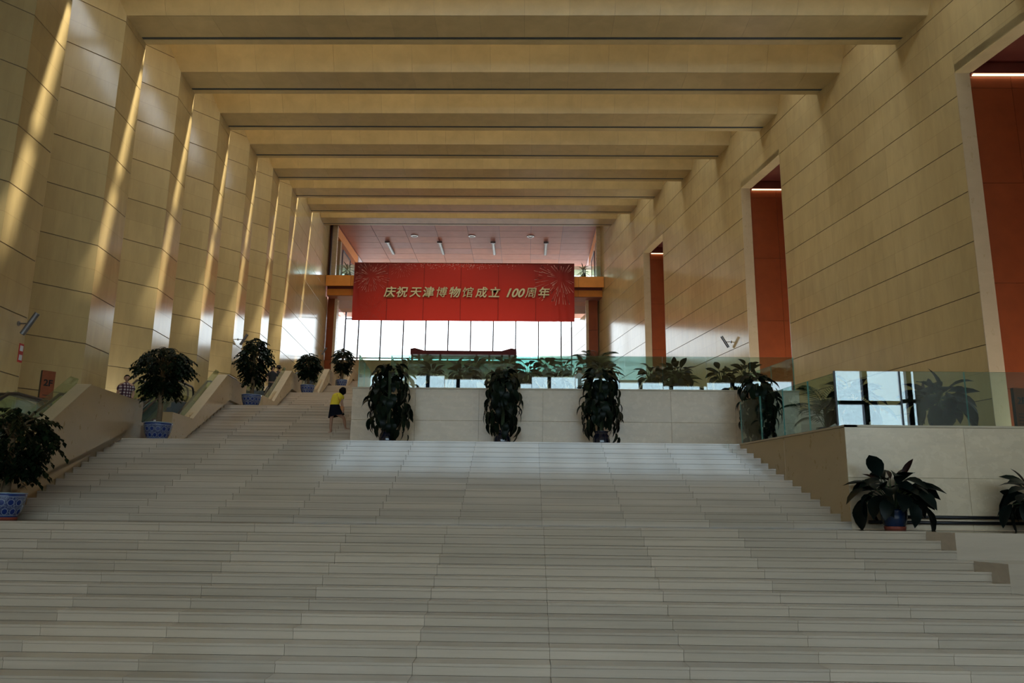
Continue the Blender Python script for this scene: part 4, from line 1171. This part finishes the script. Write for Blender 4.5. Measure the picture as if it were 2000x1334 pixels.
def hand_mesh(wrist, d, palm_n, L, mat, curl=.6):
    """palm with five fingers; d = pointing direction, palm_n = palm normal"""
    d = Vector(d).normalized(); n = Vector(palm_n); n = (n-d*n.dot(d)).normalized(); s = d.cross(n)
    w0 = Vector(wrist); P = w0+d*L*.25; ms = []
    K = w0+d*L*.5
    ms.append(skin_mesh('palm', [(w0, L*.13), (P, (L*.20, L*.10)), (K, (L*.22, L*.09))], [(0, 1), (1, 2)], mat, 1))
    for q, (o_, ll) in enumerate(((-.165, .40), (-.055, .47), (.055, .45), (.165, .36))):
        b = w0+d*L*.45+s*L*o_; a1 = b+(d*math.cos(curl*.5)+n*math.sin(curl*.5))*L*ll*.5; a2 = a1+(d*math.cos(curl*1.3)+n*math.sin(curl*1.3))*L*ll*.32; a3 = a2+(d*math.cos(curl*2)+n*math.sin(curl*2))*L*ll*.25
        ms.append(skin_mesh('f', [(b, L*.052), (a1, L*.047), (a2, L*.042), (a3, L*.035)], [(0, 1), (1, 2), (2, 3)], mat, 1))
    b = w0+d*L*.15-s*L*.15; a1 = b+(d*.6-s*.6+n*.3).normalized()*L*.24; a2 = a1+(d*.85-s*.1+n*.45).normalized()*L*.2
    ms.append(skin_mesh('t', [(b, L*.065), (a1, L*.055), (a2, L*.042)], [(0, 1), (1, 2)], mat, 1))
    return ms

# --- woman in a yellow top, seen from behind, stepping up to the right with her head bowed
wo = empty('person', (-6.80, 27.5, ZL[1]+.75), label='woman in a yellow top and dark skirt stepping up the stairs, head bowed', cat='person')
hc = (.345, .08, 1.475); hh_ = .25
hd, rot = head_mesh(hc, hh_, R(125), R(-38), M['skin'])
body = skin_mesh('body', [
    ((.07, .02, .80), (.125, .10)),      # 0 pelvis
    ((.10, .02, 1.0), (.115, .09)),      # 1 waist
    ((.16, .03, 1.2), (.135, .095)),     # 2 chest
    ((.22, .05, 1.34), (.085, .07)),     # 3 upper chest
    ((.28, .06, 1.41), .05),             # 4 neck
    ((.31, .07, 1.44), .05),             # 5 head base
    ((.02, .0, .70), .085), ((.0, .01, .42), .055), ((-.01, .03, .22), .052), ((.0, .05, .07), .032), ((.02, -.02, .025), .030), ((.05, -.14, .018), .022),   # 6-11 left leg
    ((.16, .06, .70), .085), ((.41, .14, .55), .060), ((.425, .25, .38), .054), ((.44, .32, .215), .032), ((.48, .33, .175), .030), ((.60, .30, .168), .022), # 12-17 right leg
    ((.06, .08, 1.34), .05), ((.03, .19, 1.16), .042), ((.10, .26, .99), .036), ((.18, .24, .88), .028),            # 18-21 left arm (hidden in front)
    ((.335, .05, 1.31), .05), ((.33, .06, 1.08), .042), ((.385, .02, .88), .035), ((.405, -.01, .80), .026)],            # 22-25 right arm
    [(0, 1), (1, 2), (2, 3), (3, 4), (4, 5), (0, 6), (6, 7), (7, 8), (8, 9), (9, 10), (10, 11), (0, 12), (12, 13), (13, 14), (14, 15), (15, 16), (16, 17),
     (3, 18), (18, 19), (19, 20), (20, 21), (3, 22), (22, 23), (23, 24), (24, 25)], M['skin'], 2)
hands = hand_mesh((.405, -.01, .80), (.05, -.1, -1), (-1, 0, -.1), .17, M['skin'], .5) + hand_mesh((.18, .24, .88), (.8, .0, -.5), (0, .3, -1), .17, M['skin'], .6)
link('body', join_meshes('body', [body, hd]+hands, M['skin']), None, wo)
hair_cap(hc, hh_, rot, M['hair'], wo, low=-.42, fringe=.10, puff=1.18)
face_bits(hc, hh_, rot, wo)
def loft(rs, mat, name, parent, n=28, cap=False):
    rings = []
    for (c, rx, ry, tilt) in rs:
        rings.append([(c[0]+rx*math.cos(2*PI*i/n), c[1]+ry*math.sin(2*PI*i/n), c[2]+tilt*math.cos(2*PI*i/n)) for i in range(n)])
    return MB().rings(rings, cap=cap).build(name, mat, parent, smooth=True)
loft([((.085, .02, .985), .165, .125, .0), ((.10, .02, 1.06), .160, .12, 0), ((.14, .025, 1.18), .180, .125, -.01), ((.18, .035, 1.29), .190, .12, -.03),
      ((.205, .045, 1.355), .165, .10, -.03), ((.235, .05, 1.395), .10, .075, -.02), ((.26, .055, 1.41), .065, .062, 0)], M['yellow'], 'yellow_top', wo)
sl = skin_mesh('sleeve', [((.30, .05, 1.345), .068), ((.345, .055, 1.27), .070), ((.342, .06, 1.17), .066)], [(0, 1), (1, 2)], M['yellow'], 1)
link('sleeve', sl, None, wo)
sl = skin_mesh('sleeve', [((.09, .06, 1.345), .068), ((.045, .12, 1.27), .066), ((.03, .17, 1.19), .062)], [(0, 1), (1, 2)], M['yellow'], 1)
link('sleeve', sl, None, wo)
sk_rings = []
for j in range(9):
    t = j/8; n = 36; ring = []
    for i in range(n):
        a = 2*PI*i/n; fold = 1+.035*t*math.sin(a*9+1)
        rx = (.158+.118*t)*fold; ry = (.12+.10*t)*fold
        ring.append((0.088+.075*t+rx*math.cos(a), .02+.03*t+ry*math.sin(a), 1.0-.41*t+.065*t*math.cos(a)))
    sk_rings.append(ring)
MB().rings(sk_rings, cap=False).build('skirt', M['navy'], wo, smooth=True)
MB().box(.30, .40, -.02, .16, .72, .93).build('shoulder_bag', M['leather'], wo)
MB().tube([(.15, .17, 1.40), (.24, .165, 1.24), (.31, .15, 1.05), (.35, .12, .92)], .011, 6).tube([(.15, .17, 1.40), (.17, -.06, 1.36), (.26, -.10, 1.15), (.35, .0, .92)], .011, 6).build('bag_strap', M['leather'], wo)
for fx, fy, fz, rz_ in ((.02, -.04, .0, -.2), (.50, .31, .152, 1.3)):
    mb = MB().box(-.035, .035, -.13, .09, 0, .014); o = mb.build('sandal', M['clay'], wo); o.location = (fx, fy, fz); o.rotation_euler = (0, 0, rz_)

def standing(loc, rz, label, shirt, trouser, H=1.70, checked=False, yaw=0, hat=None):
    rt_ = empty('person', loc, rz, label=label, cat='person'); k = H/1.70
    def S(*v): return (v[0]*k, v[1]*k, v[2]*k)
    body = skin_mesh('body', [
        (S(0, 0, .92), (.15*k, .11*k)), (S(0, .0, 1.08), (.14*k, .105*k)), (S(0, -.01, 1.27), (.165*k, .115*k)), (S(0, .0, 1.40), (.10*k, .08*k)), (S(0, .0, 1.47), .055*k), (S(0, -.01, 1.52), .055*k),
        (S(-.09, 0, .84), .09*k), (S(-.10, -.02, .48), .062*k), (S(-.10, .01, .10), .04*k), (S(-.10, -.12, .04), .035*k),
        (S(.09, 0, .84), .09*k), (S(.10, -.02, .48), .062*k), (S(.10, .01, .10), .04*k), (S(.10, -.12, .04), .035*k),
        (S(-.19, .0, 1.38), .06*k), (S(-.25, .02, 1.10), .045*k), (S(-.24, -.10, .90), .036*k),
        (S(.19, .0, 1.38), .06*k), (S(.25, .02, 1.10), .045*k), (S(.24, -.10, .90), .036*k)],
        [(0, 1), (1, 2), (2, 3), (3, 4), (4, 5), (0, 6), (6, 7), (7, 8), (8, 9), (0, 10), (10, 11), (11, 12), (12, 13), (3, 14), (14, 15), (15, 16), (3, 17), (17, 18), (18, 19)], M['skin'], 2)
    hc = S(0, -.02, 1.605); h = .235*k
    hd, rot = head_mesh(hc, h, yaw, R(-4), M['skin'])
    hands = hand_mesh(S(-.24, -.10, .90), (0, -.4, -1), (1, 0, 0), .18*k, M['skin']) + hand_mesh(S(.24, -.10, .90), (0, -.4, -1), (-1, 0, 0), .18*k, M['skin'])
    link('body', join_meshes('body', [body, hd]+hands, M['skin']), None, rt_)
    if hat is None: hair_cap(hc, h, rot, M['hair'], rt_, low=-.12, fringe=.26, puff=1.06)
    else:
        hair_cap(hc, h, rot, M['hair'], rt_, low=-.25, fringe=.2, puff=1.05)
        mb = MB().lathe([(.34*h/.235*.7, .0), (.36*h/.235*.55, .012), (.12, .03), (.115, .11), (.07, .14)], 20); mb.build('hat', hat, rt_, (hc[0], hc[1], hc[2]+.03), smooth=True)
    face_bits(hc, h, rot, rt_)
    def rg(z, rx, ry, y=0): return (S(0, y, z), rx*k, ry*k, 0)
    sh = loft([rg(.90, .195, .14), rg(1.05, .185, .135), rg(1.22, .205, .145), rg(1.34, .205, .13), rg(1.41, .15, .105), rg(1.455, .085, .08)], shirt, 'shirt', rt_)
    for s_ in (-1, 1):
        link('sleeve', skin_mesh('sleeve', [(S(s_*.165, 0, 1.385), .078*k), (S(s_*.225, .005, 1.28), .075*k), (S(s_*.25, .015, 1.16), .07*k)], [(0, 1), (1, 2)], shirt, 1), None, rt_)
    link('trousers', skin_mesh('trousers', [(S(0, 0, .93), (.165*k, .12*k)), (S(-.09, 0, .82), .10*k), (S(-.10, -.02, .48), .078*k), (S(-.10, .01, .08), .062*k), (S(.09, 0, .82), .10*k), (S(.10, -.02, .48), .078*k), (S(.10, .01, .08), .062*k)],
                               [(0, 1), (1, 2), (2, 3), (0, 4), (4, 5), (5, 6)], trouser, 1), None, rt_)
    for s_ in (-1, 1): MB().box(-.045*k, .045*k, -.17*k, .09*k, 0, .07*k).build('shoe', M['black'], rt_, S(s_*.10, 0, 0))
    return rt_
def check_mat():
    t = NT('checked_shirt'); tc = t.n('ShaderNodeTexCoord').outputs['Object']; sp = t.n('ShaderNodeSeparateXYZ'); t.l(tc, sp.inputs[0])
    a = t.math('GREATER_THAN', t.math('SINE', t.math('MULTIPLY', t.math('ADD', sp.outputs['X'], t.math('MULTIPLY', sp.outputs['Y'], .8)), 58.0)), .15)
    b = t.math('GREATER_THAN', t.math('SINE', t.math('MULTIPLY', sp.outputs['Z'], 58.0)), .15)
    col = t.mix(a, (.50, .46, .46, 1), (.10, .035, .05, 1)); col2 = t.mix(b, col, t.mix(a, (.12, .04, .06, 1), (.03, .012, .03, 1)))
    return t.bsdf(col2, .8)
man = standing((-14.60, 28.4, ZL[1]+1.05), R(18), 'man in a checked shirt riding the escalator above the nearest parapet', check_mat(), M['trouser'], 1.80, yaw=R(10))
standing((-13.25, 40.6, ZL[2]+1.575), R(15), 'man in a black shirt riding the escalator left of the fourth tree', M['shirt_black'], M['trouser'], 1.72, yaw=R(-15))
standing((-13.48, 42.3, ZL[3]), R(-30), 'visitor in a dark hat behind the man in the black shirt', M['trouser'], M['trouser'], 1.48, yaw=R(-50), hat=M['shirt_black'])
standing((2.05, 30.2, ZL[2]), R(160), 'dark-haired visitor in a white shirt behind the long glass', M['shirt_white'], M['trouser'], 1.50, yaw=R(60))

# ------------------------------------------------------------------ wall lamps, signs, rails
def wall_lamp(loc, sg, label, s_=1.0):
    rt_ = empty('wall_lamp', loc, label=label, cat='wall lamp', group='tilted tube lamps on the side walls')
    ax = Vector((sg*.50, 0, .86)).normalized(); c = Vector((sg*.34, 0, .0))
    MB().tube([c-ax*.36*s_, c+ax*.36*s_], .075*s_, 16).build('tube', M['metal'], rt_, smooth=False)
    MB().tube([c-ax*.365*s_, c-ax*.37*s_], .06*s_, 14).build('lens', M['lens'], rt_)
    MB().tube([(0, 0, 0), c], .022, 8).build('arm', M['metal'], rt_)
    MB().tube([(sg*.0, 0, 0), (sg*.03, 0, 0)], .07, 16).build('wall_plate', M['metal'], rt_)
wall_lamp((XLW(22.2)+.0, 22.2, 5.14), 1, 'tilted tube lamp on the nearest pier at the left frame edge')
wall_lamp((XLW(43.9), 43.9, 9.32), 1, 'tilted tube lamp on the pier above the tall third tree')
wall_lamp((XLW(69.0), 69.0, 13.65), 1, 'tilted tube lamp at the far end of the left wall')
wall_lamp((XRW(43.95), 43.95, 9.40), -1, 'tilted tube lamp on the right wall beside the middle opening')

def floor_sign(loc, rz, label, w_=.36, h=1.98):
    rt_ = empty('floor_sign', loc, rz, label=label, cat='sign', group='brown floor number signs')
    MB().box(-w_/2, w_/2, 0, .10, 0, h).build('side_body', M['black'], rt_)
    MB().box(-w_/2+.0, w_/2, -.012, 0, .02, h).build('face_plate', plain('rust_plate', (.20, .055, .02), .5), rt_)
    me = text_mesh('2F', .26, .003, .006); me.materials.clear(); me.materials.append(M['black'])
    link('floor_number', me, None, rt_, (0, -.016, h-.36), (PI/2, 0, 0))
    mb = MB()
    for i in range(5): mb.box(-w_/2+.07, w_/2-.10-.03*(i % 2), -.016, -.012, h-.72-.09*i, h-.70-.09*i)
    mb.build('small_print', M['black'], rt_)
    MB().box(-w_/2-.05, w_/2+.05, -.12, .2, 0, .02).build('foot_plate', M['black'], rt_)
floor_sign((-13.78, 22.35, ZL[1]), R(55), 'brown 2F floor sign behind the nearest escalator handrails')
floor_sign((13.42, 21.6, ZL[1]), R(12), 'orange-brown 2F floor sign at the right frame edge behind glass', .4, 1.6)
fs_ = empty('fire_plate', (XLW(22.5)+.005, 22.5, 4.05), label='small red fire equipment plate on the nearest pier', cat='sign')
MB().box(0, .02, -.10, .10, 0, .55).build('plate', plain('red_plate', (.45, .02, .015), .4), fs_)
MB().box(.02, .024, -.07, .07, .33, .49).build('white_field', M['shirt_white'], fs_)
MB().box(.02, .024, -.07, .07, .06, .22).build('white_field', M['shirt_white'], fs_)
for z, lab in ((-.052, 'upper'), (-.161, 'lower')):
    rl = empty('low_rail', (6.93, 16.52, z), label='%s dark tube rail low on the right-hand terrace front' % lab, cat='rail', group='dark tube rails on the terrace front')
    MB().tube([(0 if lab == 'lower' else .3, 0, 0), (3.45, 0, 0)], .032, 10).build('tube', M['black'], rl, smooth=True)
    for x in (.4, 1.7, 3.1): MB().tube([(x, 0, 0), (x, .085, 0)], .014, 6).build('bracket', M['black'], rl)
print('objects', len(bpy.data.objects))
